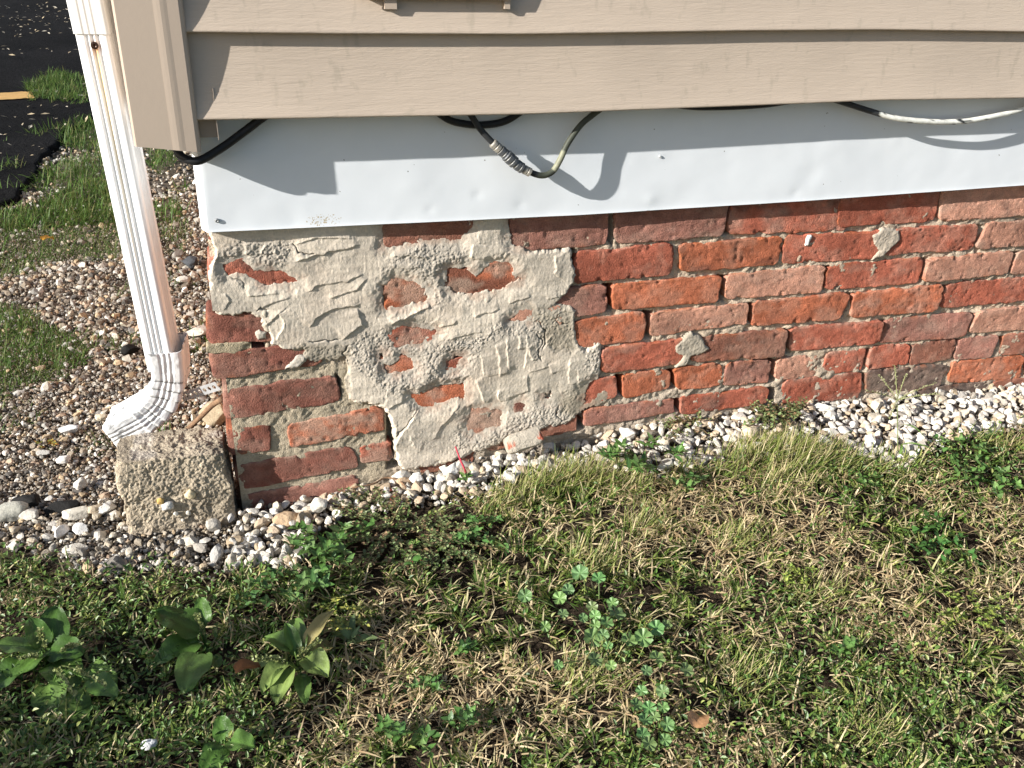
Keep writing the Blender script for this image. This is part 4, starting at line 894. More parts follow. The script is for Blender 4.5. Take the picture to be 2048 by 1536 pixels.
for P, _ in fa:
    nu_, nv_ = P.shape[:2]; V = P.reshape(-1, 3)
    d = V-cb; hx, hy, hz_ = (bx1-bx0)/2, .043, .095; nd = np.stack([d[:, 0]/hx, d[:, 1]/hy, d[:, 2]/hz_], -1)
    rd = np.sum(np.abs(nd)**9, 1)**(1/9.)*(1+.10*sstep(0, .9, fbm(V[:, 0]*13, V[:, 1]*9, V[:, 2]*13, 329)))*(1+.10*np.exp(-((d[:, 0]+hx)**2+(d[:, 2]-.07)**2)/.03**2)); V = cb+d*np.minimum(1, 1.06/np.maximum(rd, 1e-6))[:, None]
    a = fbm(V[:, 0]*18, V[:, 1]*18, V[:, 2]*12, 320)*.004+fbm(V[:, 0]*95, V[:, 1]*95, V[:, 2]*80, 321, 4, .7)*.0021-sstep(.3, .8, fbm(V[:, 0]*70, V[:, 1]*70, V[:, 2]*40, 322))*.003+noise(V[:, 0]*330, V[:, 1]*330, V[:, 2]*330, 324)*.0013
    dirv = d/np.linalg.norm(d*np.array([.5, 1, .5]), axis=1)[:, None]*np.array([.45, 1, .5]); V = V+dirv*a[:, None]
    c = np.array([.40, .335, .25])*(1+.30*fbm(V[:, 0]*28, V[:, 1]*28, V[:, 2]*20, 323))[:, None]
    gl = sstep(.2, .7, fbm(V[:, 0]*26, V[:, 1]*26, V[:, 2]*14, 325))[:, None]*.5; c = c*(1-gl)+np.array([.46, .42, .38])*gl
    sp_ = (noise(V[:, 0]*260, V[:, 1]*260, V[:, 2]*260, 326) > .55)[:, None]; c = np.where(sp_, c*1.25, c); dk_ = (noise(V[:, 0]*230, V[:, 1]*230, V[:, 2]*230, 327) > .6)[:, None]; c = np.where(dk_, c*.6, c)
    pr.append((V, [grid_faces(nu_, nv_)], np.clip(c, .03, .8)))
V, F, C = join(pr)
blk = thing('concrete_block', (cb[0], cb[1], -.5), 'weathered tan concrete block standing at the brick corner under the downspout', 'block')
build('block', V, F, M_CONC, blk, C, smooth=True)
for (px, py, r, cl, sd_) in [(380, 989, .0085, (.60, .50, .32), 1), (336, 1013, .0095, (.55, .53, .50), 2), (321, 1002, .006, (.55, .36, .12), 3), (352, 1027, .004, (.6, .55, .46), 4), (377, 1026, .0042, (.58, .54, .46), 5), (366, 1040, .003, (.55, .5, .42), 6)]:
    v, f = proto(3, 400+sd_, 1, np.array([1, .7, 1.05])); p = on_y(px, py, -.027)
    build('embedded_pebble', v*r+p, [f], M_STONE, blk, np.array(cl), smooth=True)

# twig behind the block
pw = spline([on_y(x, y, Y) for x, y, Y in [(352, 873, .09), (375, 858, .085), (400, 835, .07), (425, 810, .05), (445, 798, .03)]], 16)
V, F = tube(pw, np.linspace(.0035, .005, 16), 9); tag(build('twig', V, F, M_WOOD, None, None, smooth=True), 'thin brown stick leaning behind the concrete block', 'twig')
pw = spline([on_z(x, y, -.462) for x, y in [(705, 985), (745, 978), (772, 965), (800, 972), (812, 985)]], 20); pw[:, 2] += .010
V, F = tube(pw, .0016, 7); tag(build('twig', V, F, M_WOOD, None, None, smooth=True), 'pale curved twig on the white chips below the wall', 'twig')

# debris on the asphalt
Pd = np.column_stack([rng.uniform(-1.6, .35, 900), rng.uniform(1.9, 8.0, 900)]); k = in_asph(Pd) & (fbm(Pd[:, 0]*1.6, Pd[:, 1]*1.1, 0, 330) > -.15); Pd = Pd[k]; n = len(Pd)
FL = [(np.array([(-1, 0, 0), (0, .38, .12), (1, 0, .05), (0, -.38, .1)]), np.array([(0, 3, 2, 1)]))]
scatter('debris', np.column_stack([Pd, np.full(n, -.458)]), rng.uniform(.006, .02, n), np.array([(.62, .5, .33), (.5, .42, .3), (.7, .62, .5)])[rng.integers(3, size=n)], FL, 'pale leaf and wood flecks strewn over the asphalt', 'debris', M_GRASS, tilt=.3)

# ================================================================== GRASS
def blades(P, length, width, lean, cols, tipcols, curl=.6, az=None, base_dz=-.006):
    n = len(P); az = rng.uniform(0, 2*np.pi, n) if az is None else az
    d = np.stack([np.cos(az), np.sin(az)], -1); s = np.stack([-np.sin(az), np.cos(az)], -1)
    z0 = gz_(P[:, 0], P[:, 1])+base_dz; lv = [0, .35, .7, 1.]; V = np.zeros((n, 7, 3)); ang = lean.copy(); pos = np.column_stack([P, z0]); prev = 0; cu = rng.uniform(.2, 1.4, n)*curl
    tw = rng.uniform(-.8, .8, n)
    for k, t in enumerate(lv):
        if k:
            seg = (t-prev)*length; a = np.minimum(ang+cu*t, 1.9)
            pos = pos+np.column_stack([d*(np.sin(a)*seg)[:, None], np.cos(a)*seg]); prev = t
        if k < 3:
            ww = width*(1, .95, .65)[k]*.5; off = np.column_stack([s*ww[:, None]*np.cos(tw)[:, None]+d*(ww*np.sin(tw)*.4)[:, None], ww*np.sin(tw)*.8])
            V[:, 2*k] = pos-off; V[:, 2*k+1] = pos+off
        else: V[:, 6] = pos
    gnd = gz_(V[..., 0], V[..., 1])-.004; V[..., 2] = np.maximum(V[..., 2], gnd)
    i0 = np.arange(n)*7; q = np.concatenate([np.stack([i0, i0+1, i0+3, i0+2], -1), np.stack([i0+2, i0+3, i0+5, i0+4], -1)]); t_ = np.stack([i0+4, i0+5, i0+6], -1)
    C = np.zeros((n, 7, 3)); 
    for k, a in zip(range(7), (0, 0, .35, .35, .75, .75, 1)): C[:, k] = cols*(1-a)+tipcols*a
    return V.reshape(-1, 3), [q, t_], C.reshape(-1, 3)
G1, G2, G3 = np.array([.075, .135, .024]), np.array([.17, .225, .05]), np.array([.31, .325, .10])
S1, S2, S3 = np.array([.50, .385, .22]), np.array([.66, .54, .34]), np.array([.33, .22, .12])
def pick(n, pal, wts): return np.array(pal)[rng.choice(len(pal), n, p=np.array(wts)/sum(wts))]*rng.uniform(.75, 1.25, (n, 1))
CLEAR = [([(640, 1015), (700, 985), (830, 985), (985, 1000), (1015, 1040), (960, 1112), (860, 1150), (740, 1115), (655, 1090)], .9), ([(590, 1060), (700, 1040), (740, 1100), (700, 1150), (640, 1200), (590, 1180)], .6), ([(1840, 850), (2048, 830), (2048, 990), (1860, 960)], .5), ([(1820, 1040), (1980, 1040), (1980, 1120), (1830, 1120)], .5), ([(-40, 1230), (140, 1220), (330, 1290), (300, 1420), (100, 1430), (-40, 1390)], .6), ([(320, 1225), (440, 1235), (440, 1385), (340, 1390)], .65), ([(540, 1230), (680, 1220), (690, 1400), (520, 1420)], .5), ([(1870, 1180), (2010, 1180), (2010, 1275), (1880, 1280)], .5), ([(1560, 1110), (1630, 1110), (1630, 1190), (1560, 1190)], .4), ([(1110, 1170), (1260, 1130), (1260, 1300), (1130, 1290)], .45), ([(1260, 1360), (1350, 1360), (1350, 1500), (1260, 1500)], .5)]
def no_grass(qx, qy):
    r = np.zeros(len(qx), bool)
    for pl, pr_ in CLEAR: r |= in_poly(pl, qx, qy) & (rng.random(len(qx)) < pr_)
    return r
def lawn_pts(s, x0=-.1, x1=2.7, y0=-1.05, y1=.05):
    P = field(x0, x1, y0, y1, s, .9); qx, qy = px_of(P, .01); k = in_poly(LAWN, qx+10*noise(P[:, 0]*30, P[:, 1]*30, 0, 240), qy) & (P[:, 1] < -.02)
    k &= ~((P[:, 0] > .37) & (P[:, 0] < .6) & (P[:, 1] > -.05)); return P[k], qx[k], qy[k]
parts = []
# dryness and tuft fields
DRY = [(1340, 1045, .05, 1), (760, 1300, .07, 1), (860, 1385, .07, .9), (1090, 1350, .05, .8), (2030, 1250, .05, 1), (790, 1190, .035, .8), (1560, 960, .035, .5), (1720, 1210, .06, .9), (1250, 1130, .04, .6), (1500, 1250, .05, .5), (660, 1420, .06, .7), (1420, 1480, .05, .7), (1850, 1000, .05, .6), (1960, 1430, .05, .5),
       (300, 1250, .10, -.8), (100, 1450, .12, -.8), (1850, 1080, .05, -.7), (1480, 1400, .06, -.6), (1750, 1480, .07, -.6), (1100, 980, .06, -.7), (1560, 930, .05, -.5), (1350, 1200, .05, -.6), (1650, 1380, .05, -.5), (1950, 920, .07, -.8)]
def dry(P):
    v = .75*fbm(P[:, 0]*5.5, P[:, 1]*5.5, 0, 250)+.35*fbm(P[:, 0]*19, P[:, 1]*19, 0, 251)
    for px, py, r_, a_ in DRY:
        c_ = on_z(px, py, -.46); v = v+a_*np.exp(-((P[:, 0]-c_[0])**2+(P[:, 1]-c_[1])**2)/r_**2)
    return sstep(-.15, .65, v)
# thatch: short lying straw
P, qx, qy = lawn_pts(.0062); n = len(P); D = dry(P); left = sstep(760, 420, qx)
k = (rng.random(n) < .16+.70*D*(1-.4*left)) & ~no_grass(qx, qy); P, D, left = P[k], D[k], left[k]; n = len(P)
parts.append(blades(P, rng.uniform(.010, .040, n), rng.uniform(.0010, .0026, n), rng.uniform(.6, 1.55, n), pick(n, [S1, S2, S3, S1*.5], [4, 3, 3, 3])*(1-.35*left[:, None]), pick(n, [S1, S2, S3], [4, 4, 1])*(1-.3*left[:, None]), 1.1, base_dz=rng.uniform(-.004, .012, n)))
# live blades in tufts
Tf, _, _ = lawn_pts(.028); nT = len(Tf); per = rng.integers(12, 34, nT); idx = np.repeat(np.arange(nT), per); P = Tf[idx]+rng.normal(0, .0062, (len(idx), 2)); n = len(P); qx, qy = px_of(P, .01)
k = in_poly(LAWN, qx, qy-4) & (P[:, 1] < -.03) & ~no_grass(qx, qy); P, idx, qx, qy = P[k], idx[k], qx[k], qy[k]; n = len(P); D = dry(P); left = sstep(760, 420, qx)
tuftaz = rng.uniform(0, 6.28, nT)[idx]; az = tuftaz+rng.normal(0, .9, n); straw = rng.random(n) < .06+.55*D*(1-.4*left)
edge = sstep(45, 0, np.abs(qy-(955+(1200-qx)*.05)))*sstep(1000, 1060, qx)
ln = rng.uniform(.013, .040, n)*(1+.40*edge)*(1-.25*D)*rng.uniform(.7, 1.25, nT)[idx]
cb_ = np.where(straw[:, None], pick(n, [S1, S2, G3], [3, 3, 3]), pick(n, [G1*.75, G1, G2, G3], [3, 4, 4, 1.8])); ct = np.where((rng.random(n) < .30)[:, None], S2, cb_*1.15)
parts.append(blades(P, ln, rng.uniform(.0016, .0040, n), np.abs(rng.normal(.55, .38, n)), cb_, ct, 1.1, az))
# longer pale tufts along the gravel edge
for (px, py, cnt, hh) in [(1050, 985, 260, .055), (1100, 970, 320, .06), (1160, 975, 320, .06), (1210, 968, 260, .055), (1250, 990, 200, .05), (1000, 1010, 200, .05), (1490, 938, 300, .062), (1540, 935, 340, .068), (1590, 940, 340, .07), (1630, 945, 280, .062), (1680, 950, 200, .055), (1460, 960, 180, .05), (1360, 965, 170, .05), (1560, 985, 200, .055), (1200, 1130, 160, .05), (1290, 1060, 160, .05), (1780, 960, 140, .055), (1990, 900, 140, .05), (1180, 1330, 150, .05), (1500, 1340, 150, .05), (1640, 1180, 170, .045), (1480, 1090, 150, .05), (1750, 1450, 150, .05)]:
    c0 = on_z(px, py, -.455); P = c0[:2]+rng.normal(0, .020, (cnt, 2))*np.array([1.2, .8]); n = cnt
    parts.append(blades(P, rng.uniform(.5, 1.1, n)*hh, rng.uniform(.0011, .0021, n), np.abs(rng.normal(.4, .3, n)), pick(n, [G1, G2, G3, S1], [3, 4, 2, 1]), pick(n, [G2, G3, S2, S1], [3, 3, 2, 1]), .7, rng.normal(.3, 1.3, n)))
# tiny leafy weeds through the sward: small folded ovals
def leaflets(P, z, size, cols, pitch=None, wr=.55):
    n = len(P); az = rng.uniform(0, 6.28, n); pt = rng.uniform(-.1, 1.0, n) if pitch is None else pitch
    d = np.column_stack([np.cos(az)*np.cos(pt), np.sin(az)*np.cos(pt), np.sin(pt)]); s = np.column_stack([-np.sin(az), np.cos(az), rng.uniform(-.5, .5, n)]); u = np.cross(d, s)
    b = np.column_stack([P, z]); V = np.zeros((n, 8, 3)); L = size[:, None]
    for k, (t, w_, h) in enumerate([(0, 0, 0), (.3, -1, .12), (.3, 1, .12), (.65, -.85, .10), (.65, .85, .10), (1, 0, -.05), (.35, 0, 0), (.7, 0, -.02)]): V[:, k] = b+d*L*t+s*L*w_*wr*.5+u*L*h
    i0 = np.arange(n)*8; T = lambda a: np.stack([i0+q for q in a], -1)
    return V.reshape(-1, 3), [np.concatenate([T((0, 6, 1)), T((0, 2, 6)), T((3, 7, 5)), T((7, 4, 5))]), np.concatenate([T((1, 6, 7, 3)), T((6, 2, 4, 7))])], np.repeat(cols, 8, 0)
lw_parts = []
P, qx, qy = lawn_pts(.0062); n = len(P); W = sstep(.05, .65, fbm(P[:, 0]*4.3, P[:, 1]*4.3, 0, 260)+.2*noise(P[:, 0]*20, P[:, 1]*20, 0, 261)); left = sstep(700, 300, qx)
k = rng.random(n) < np.clip(.12+.6*W+.7*left, 0, .95); P = P[k]; n = len(P); lw_parts.append(leaflets(P, gz_(P[:, 0], P[:, 1])+rng.uniform(.004, .026, n), rng.uniform(.005, .0105, n), pick(n, [(.055, .11, .022), (.085, .16, .032), (.13, .21, .05), (.24, .27, .08)], [3, 4, 3, 2]), wr=.45))
V, F, C = join(parts); tag(build('grass', V, F, M_GRASS, None, C), 'patchy lawn of dry straw and green blades in the foreground', 'grass', kind='stuff')
V, F, C = join(lw_parts); tag(build('weeds', V, F, M_LEAF, None, C), 'tiny clover-like leaves spread through the patchy lawn', 'weeds', kind='stuff')
# grass patches on the left
parts = []; wl = []
P = np.vstack([field(-.7, .62, -.05, 1.0, .0056, .9), field(-.7, .62, 1.0, 4.3, .0078, .9)]); qx, qy = px_of(P, .01); k = np.zeros(len(P), bool)
for i, pl in enumerate(PATCH): k |= in_poly(pl, qx+9*noise(P[:, 0]*25, P[:, 1]*25, 0, 270+i), qy+9*noise(P[:, 0]*25, P[:, 1]*25, 0, 290+i)) & (rng.random(len(P)) < (1 if i in (0, 2, 3) else .5))
k |= (fbm(P[:, 0]*7, P[:, 1]*7, 0, 275) > .62) & (qx > -100) & (qx < 420) & (qy > 250) & (qy < 900) & (rng.random(len(P)) < .35) & (P[:, 0] < .53)
P = P[k]; n = len(P); farz = np.where(P[:, 1] > 1.6, 1.6, 1.0)
DG = [(.045, .10, .018), (.07, .135, .022), (.10, .165, .035), (.2, .19, .07)]
bl = blades(P, rng.uniform(.018, .042, n)*farz, rng.uniform(.0013, .0026, n)*farz, np.abs(rng.normal(.5, .4, n)), pick(n, DG, [3, 4, 3, 1]), pick(n, DG, [1, 3, 4, 2]), .7)
bl[0][:, 2] += np.repeat(np.where(P[:, 1] > 1.9, .012, 0), 7); parts.append(bl)
k = rng.random(n) < .35; P2 = P[k]; m_n = len(P2); parts.append(blades(P2+rng.normal(0, .004, P2.shape), rng.uniform(.01, .03, m_n), rng.uniform(.001, .002, m_n), rng.uniform(.8, 1.5, m_n), pick(m_n, [S3, S1, DG[0]], [2, 1, 3]), pick(m_n, [S1, DG[2]], [1, 2]), .5))
V, F, C = join(parts); tag(build('grass', V, F, M_GRASS, None, C), 'green grass patches between the gravel and the asphalt', 'grass', kind='stuff')

# ================================================================== PLANTS
def leaf_mesh(p, az, pitch, L, W, colr, fold=.25, bend=.5, ns=9, nw=5, shape='oval', roll=0.):
    t = np.linspace(0, 1, ns); wv = np.linspace(-1, 1, nw)
    if shape == 'oval': prof = np.sin(np.pi*np.clip(t, 0, 1)**.8)**.75
    elif shape == 'lance': prof = np.sin(np.pi*t**.75)**1.0
    else: prof = np.sin(np.pi*np.clip(t*.93+.05, 0, 1)**.62)**.6
    prof = np.maximum(prof, .02); prof[-1] = .02
    d = np.array([math.cos(az), math.sin(az)]); s = np.array([-math.sin(az), math.cos(az), math.sin(roll)]); a = pitch; pos = np.array(p, float); V = []; C = []
    for i in range(ns):
        if i: a = pitch-bend*t[i]; pos = pos+np.array([d[0]*math.cos(a), d[1]*math.cos(a), math.sin(a)])*L/(ns-1)
        nrm = np.array([-d[0]*math.sin(a), -d[1]*math.sin(a), math.cos(a)])
        for q in wv:
            V.append(pos+s*q*prof[i]*W/2+nrm*(abs(q)*fold*W*.5*prof[i]+.07*W*math.sin(t[i]*11+q*3+az*5)*abs(q)-.018*W*math.cos(q*11)))
            C.append(np.array(colr)*(1+.16*math.sin(t[i]*7+az*9+q*2)*math.cos(t[i]*3+q*5+az))*(1+.14*math.cos(q*11)+(.3 if abs(q) < .1 else 0)))
    return np.array(V), [grid_faces(ns, nw)], np.clip(np.array(C), 0, 1)
def stem_mesh(a, b, r, colr, sag=0., n=6):
    t = np.linspace(0, 1, n)[:, None]; P = np.array(a)*(1-t)+np.array(b)*t; P[:, 2] += sag*np.sin(np.pi*t[:, 0]); V, F = tube(P, np.linspace(r, r*.6, n), 5); return V, F, np.array(colr)
def gpt(px, py, dz=0., zr=-.46):
    z = zr+dz
    for _ in range(5):
        p = on_z(px, py, z); p[1] = min(p[1], -.014) if p[0] > .56 else p[1]; z = float(gz_(p[0], p[1]))+dz
    return np.array([p[0], p[1], z])
PG = [(.055, .115, .02), (.075, .145, .028), (.10, .17, .038)]
def plantain(px, py, leaves, spikes, label, seed, pale=False):
    r = random.Random(seed); base = gpt(px, py); root = thing('plantain', base, label, 'plant')
    for (dx, dy, L, W, pit, sh) in leaves:
        tip = gpt(px+dx, py+dy, .02); v = tip[:2]-base[:2]; az = math.atan2(v[1], v[0]); dist = np.linalg.norm(v)
        L = L; st = max(.006, dist-L*.85); p0 = base+np.array([math.cos(az)*st, math.sin(az)*st, .012+.02*r.random()])
        c = np.array(r.choice(PG if not pale else PG+PG+[(.16, .22, .06), (.30, .26, .11)]))*r.uniform(.85, 1.2)
        lf_ = leaf_mesh(p0, az, pit, L, W, c, r.uniform(.1, .3) if not pale else r.uniform(.3, .7), r.uniform(.2, .7) if not pale else r.uniform(.3, 1.5), 11, 7, 'broad' if not pale else 'oval', r.uniform(-.3, .3)); sm = stem_mesh(base+np.array([0, 0, .0]), p0+np.array([0, 0, .001]), .0018, c*1.2)
        V, F, C = join([lf_, sm]); build('leaf', V, F, M_LEAF, root, C, smooth=True)
    for (dx, dy, h) in spikes:
        tp = gpt(px+dx, py+dy, .055); st_ = stem_mesh(base, tp, .0013, (.12, .15, .05), .01, 9); n = 70
        t = np.random.default_rng(seed*1000+500+int(dx)).uniform(.35, 1.02, n); P = base[None]*(1-t[:, None])+tp[None]*t[:, None]; P[:, 2] += .01*np.sin(np.pi*np.clip(t, 0, 1)); P += rng.normal(0, .0016, P.shape)
        lv_ = leaflets(P[:, :2], P[:, 2], np.full(n, .0042), np.tile(np.array([.22, .25, .09]), (n, 1))*rng.uniform(.7, 1.3, (n, 1)), wr=.8)
        V, F, C = join([st_, lv_]); build('flower_spike', V, F, M_LEAF, root, C)
plantain(100, 1330, [(20, -85, .065, .05, .7, 0), (-30, -60, .05, .03, .6, 0), (-90, -20, .06, .045, .3, 0), (60, -10, .05, .04, .2, 0), (-60, 25, .05, .04, .3, 0), (45, 30, .06, .05, .1, 0), (120, 20, .055, .04, .2, 0), (0, 85, .06, .045, .1, 0), (60, 90, .055, .04, .2, 0), (130, 70, .06, .03, .3, 0), (-110, 40, .06, .05, .2, 0)],
         [(-20, -70, .06), (60, -40, .05), (110, 40, .05), (50, 60, .05), (-60, -10, .05)], 'broadleaf plantain with several seed spikes at the lower left edge', 1)
plantain(415, 1300, [(-75, -35, .068, .055, .5, 0), (-10, -75, .04, .025, .8, 0), (-95, 15, .06, .045, .2, 0), (-40, 80, .068, .046, .15, 0), (20, 30, .03, .02, .3, 0)], [(-20, -70, .05)], 'glossy plantain of three big leaves between two other plantains', 2)
plantain(600, 1340, [(-10, -80, .06, .03, .9, 0), (55, -60, .055, .034, .6, 0), (70, -80, .06, .025, .8, 0), (50, 20, .05, .035, .2, 0), (-25, -60, .045, .02, 1., 0), (-70, 40, .05, .03, .2, 0), (10, 65, .055, .022, .3, 0), (-45, 60, .05, .03, .1, 0), (-100, 0, .05, .02, .2, 0), (-60, -50, .055, .03, .5, 0)],
         [(40, -60, .05), (-90, -20, .05), (5, -40, .04)], 'ragged half-dried plantain with twisted narrow yellowing leaves', 3, True)
plantain(455, 1505, [(-10, -45, .03, .025, .5, 0), (35, -10, .035, .03, .3, 0), (-35, 15, .04, .03, .2, 0)], [], 'small young plantain at the bottom edge of the photo', 4)
def mallow_leaf(p, r, tiltv, seed, colr):
    n = 34; t = np.linspace(.14, 2*np.pi-.14, n); V = [np.array([0, 0, 0.])]; C = [np.array(colr)*1.3]
    for ring in (.35, .7, 1.):
        for a in t:
            rr = r*ring*(1+.07*ring*math.sin(a*13)); z = r*.16*math.sin(a*6.5)*ring+r*.22*ring**2; V.append(np.array([rr*math.cos(a), rr*math.sin(a), z])); C.append(np.array(colr)*(1+.3*(math.cos(a*7) > .75)*(ring < .9)))
    F3 = [(0, 1+i, 2+i) for i in range(n-1)]; F4 = [(1+k*n+i, 1+(k+1)*n+i, 1+(k+1)*n+i+1, 1+k*n+i+1) for k in range(2) for i in range(n-1)]
    V = np.array(V); a = seed*1.7; R0 = np.array([[math.cos(a), -math.sin(a), 0], [math.sin(a), math.cos(a), 0], [0, 0, 1]]); tx, ty = tiltv
    Rx = np.array([[1, 0, 0], [0, math.cos(tx), -math.sin(tx)], [0, math.sin(tx), math.cos(tx)]]); Ry = np.array([[math.cos(ty), 0, math.sin(ty)], [0, 1, 0], [-math.sin(ty), 0, math.cos(ty)]])
    return V@(Ry@Rx@R0).T+p, [np.array(F3), np.array(F4)], np.clip(np.array(C), 0, 1)
def mallow(px, py, lst, label):
    base = gpt(px, py); root = thing('mallow', base, label, 'plant')
    for k, (x, y, d) in enumerate(lst):
        p = gpt(x, y, .028); lf_ = mallow_leaf(p, d/2*.00076, (random.uniform(.1, .65), random.uniform(-.35, .35)), k+px, (.15*random.uniform(.8, 1.15), .25*random.uniform(.85, 1.1), .085)); sm = stem_mesh(base*.45+gpt(x, y+14)*.55, p, .0011, (.14, .2, .07), .004)
        V, F, C = join([lf_, sm]); build('leaf', V, F, M_LEAF, root, C, smooth=True)
mallow(1200, 1235, [(1160, 1147, 34), (1197, 1157, 27), (1050, 1192, 27), (1119, 1197, 27), (1136, 1180, 24), (1184, 1214, 22), (1232, 1228, 34), (1190, 1232, 22), (1166, 1236, 18), (1213, 1246, 26), (1190, 1250, 20), (1184, 1276, 36), (1126, 1228, 20), (1216, 1292, 18), (1090, 1253, 20), (1206, 1270, 22), (1225, 1206, 22)], 'mallow with round scalloped leaves in the middle of the lawn')
mallow(1275, 1300, [(1286, 1276, 34), (1258, 1281, 30), (1312, 1257, 30), (1333, 1250, 20), (1189, 1320, 28), (1222, 1332, 20), (1314, 1317, 28), (1293, 1342, 20), (1116, 1330, 18), (1372, 1340, 26)], 'looser mallow leaves just right of the bigger mallow')
mallow(1300, 1430, [(1283, 1382, 20), (1298, 1417, 24), (1326, 1415, 20), (1272, 1410, 22), (1325, 1383, 22), (1290, 1440, 24), (1334, 1449, 24), (1285, 1470, 24), (1310, 1434, 18), (1298, 1488, 24), (1330, 1480, 20)], 'low mallow with crowded leaves near the bottom centre right')

def leafy(px, py, label, stems, h, L, W, seed, cols, name='weed', cat='weed', spread=45, shape='lance', per=9, stemcol=(.12, .15, .05), lean=(0, 0)):
    """clump of leafy stems around a foot"""
    r = random.Random(seed); base = gpt(px, py); root = thing(name, base, label, cat); fol = []; stm = []
    for s in range(stems):
        ox, oy = r.uniform(-spread, spread), r.uniform(-spread*.6, spread*.6); b = gpt(px+ox*.6, py+oy*.6); tp = gpt(px+ox*1.2+lean[0], py+oy*1.2+lean[1], h*r.uniform(.5, 1)); stm.append(stem_mesh(b, tp, .0007 if name == 'spurge' else .0013, stemcol, .004))
        for k in range(per):
            t = .2+.8*k/(per-1); p = b*(1-t)+tp*t; az = k*2.4+r.uniform(-.4, .4)+s; sc = (1.1-.5*t)*r.uniform(.7, 1.15)
            fol.append(leaf_mesh(p, az, r.uniform(.2, .9), L*sc, W*sc, np.array(r.choice(cols))*r.uniform(.8, 1.25), r.uniform(.1, .4), r.uniform(.1, .6), 6, 3, shape, r.uniform(-.4, .4)))
    V, F, C = join(fol); build('foliage', V, F, M_LEAF, root, C, smooth=True); 
    for a, b_, c_ in stm: build('stem', a, b_, M_LEAF, root, np.broadcast_to(c_, (len(a), 3)), smooth=True)
    return root
LG = [(.065, .14, .032), (.09, .17, .042), (.13, .21, .07), (.05, .11, .03)]
leafy(660, 1098, 'dense bright green leafy weed overhanging the gravel by the wall corner', 15, .085, .026, .012, 11, LG, spread=75, per=10)
leafy(630, 1160, 'green weed with upright leaves directly above the ragged plantain', 7, .075, .026, .012, 12, LG, spread=30, per=8)
leafy(952, 1062, 'small oval-leaved weed growing at the right end of the spurge mat', 11, .055, .016, .008, 13, [(.06, .14, .035), (.09, .18, .05)], spread=60, per=9)
leafy(838, 1122, 'three-leaved seedling with a reddish stem in the spurge mat', 2, .05, .022, .012, 14, [(.08, .18, .04)], spread=14, per=5, stemcol=(.3, .06, .05))
leafy(1258, 912, 'upright narrow-leaved green weed rising before the white chips', 10, .11, .030, .010, 15, LG, spread=48, per=9)
leafy(1352, 912, 'thin sprig with few narrow leaves beside the upright weed', 3, .10, .026, .009, 16, LG, spread=14, per=6)
leafy(1375, 965, 'low broad-leaved weed between the two pale grass tufts', 4, .035, .026, .011, 17, LG, spread=30, per=6)
leafy(935, 955, 'lone green sprig by the red stem on white chips', 2, .06, .018, .009, 18, LG, spread=12, per=5)
leafy(1930, 900, 'leafy green clump where white chips meet lawn at far right', 12, .05, .020, .010, 19, LG, spread=75, per=8)
leafy(1990, 960, 'dark leafy weed on the right edge below the white chips', 9, .045, .022, .011, 20, LG, spread=60, per=8)
leafy(1895, 1075, 'spreading dark green weed patch in the right lawn', 12, .035, .020, .010, 21, [(.04, .11, .025), (.055, .13, .03)], spread=80, per=7)
leafy(1720, 968, 'small green weed below the seeding crabgrass', 5, .04, .016, .008, 22, LG, spread=32, per=7)
leafy(1940, 1225, 'yellow-green tiny-leaved weed patch at the right', 22, .05, .010, .006, 23, [(.24, .28, .06), (.17, .24, .05)], spread=80, per=10)
leafy(1590, 1150, 'small yellow-green weed tuft in the centre right lawn', 10, .048, .010, .006, 24, [(.24, .28, .06), (.17, .24, .05)], spread=35, per=10)
leafy(680, 1228, 'yellowish small-leaved tuft between the plantains and spurge', 16, .048, .010, .006, 25, [(.30, .29, .07), (.2, .25, .06)], spread=45, per=10)
leafy(930, 1300, 'little green weed rosette left of the mallow', 4, .035, .020, .010, 26, LG, spread=25, per=6)
leafy(920, 1430, 'leafy weed stem in the lower middle lawn', 5, .045, .020, .010, 27, LG, spread=35, per=7)
leafy(810, 1470, 'green weed clump left of the lower middle weed', 7, .045, .020, .011, 28, LG, spread=50, per=7)
leafy(1690, 1300, 'short green weed in the lower right lawn', 4, .035, .018, .010, 29, LG, spread=26, per=6)
leafy(540, 1175, 'fine green weed spray left of the upright weed', 12, .07, .017, .008, 30, LG, spread=60, per=8)
leafy(860, 1365, 'narrow green weed below the rosette', 4, .03, .018, .008, 34, LG, spread=30, per=6)
SPG = [(.12, .17, .065), (.16, .20, .08), (.14, .175, .075), (.21, .23, .10), (.24, .16, .09)]
leafy(800, 1055, 'wide dark olive spurge mat spilling from lawn over white chips', 70, .030, .0100, .0062, 31, SPG, 'spurge', 'plant', 120, 'oval', 16, (.12, .09, .05))
leafy(890, 1085, 'right half of the olive spurge, thinner and browner', 45, .030, .0100, .0062, 35, SPG, 'spurge', 'plant', 90, 'oval', 15, (.12, .09, .05))
leafy(1545, 822, 'reddish green spurge clump against the foot of the bricks', 60, .05, .0115, .0072, 32, SPG, 'spurge', 'plant', 52, 'oval', 11, (.22, .10, .05))
leafy(1365, 845, 'sparse spurge with dry stems below the orange header brick', 30, .036, .0105, .0062, 33, SPG+[(.3, .22, .12)], 'spurge', 'plant', 50, 'oval', 8, (.3, .2, .1))
leafy(790, 985, 'tiny red-leaved spurge tip on the white chips', 5, .02, .006, .004, 36, [(.32, .07, .05), (.25, .08, .05)], 'spurge', 'plant', 22, 'oval', 9, (.3, .08, .05))
leafy(95, 895, 'small orange and yellow weed in the brown gravel', 7, .018, .008, .005, 37, [(.35, .22, .04), (.3, .12, .03), (.2, .2, .05)], 'weed', 'weed', 24, 'oval', 8)
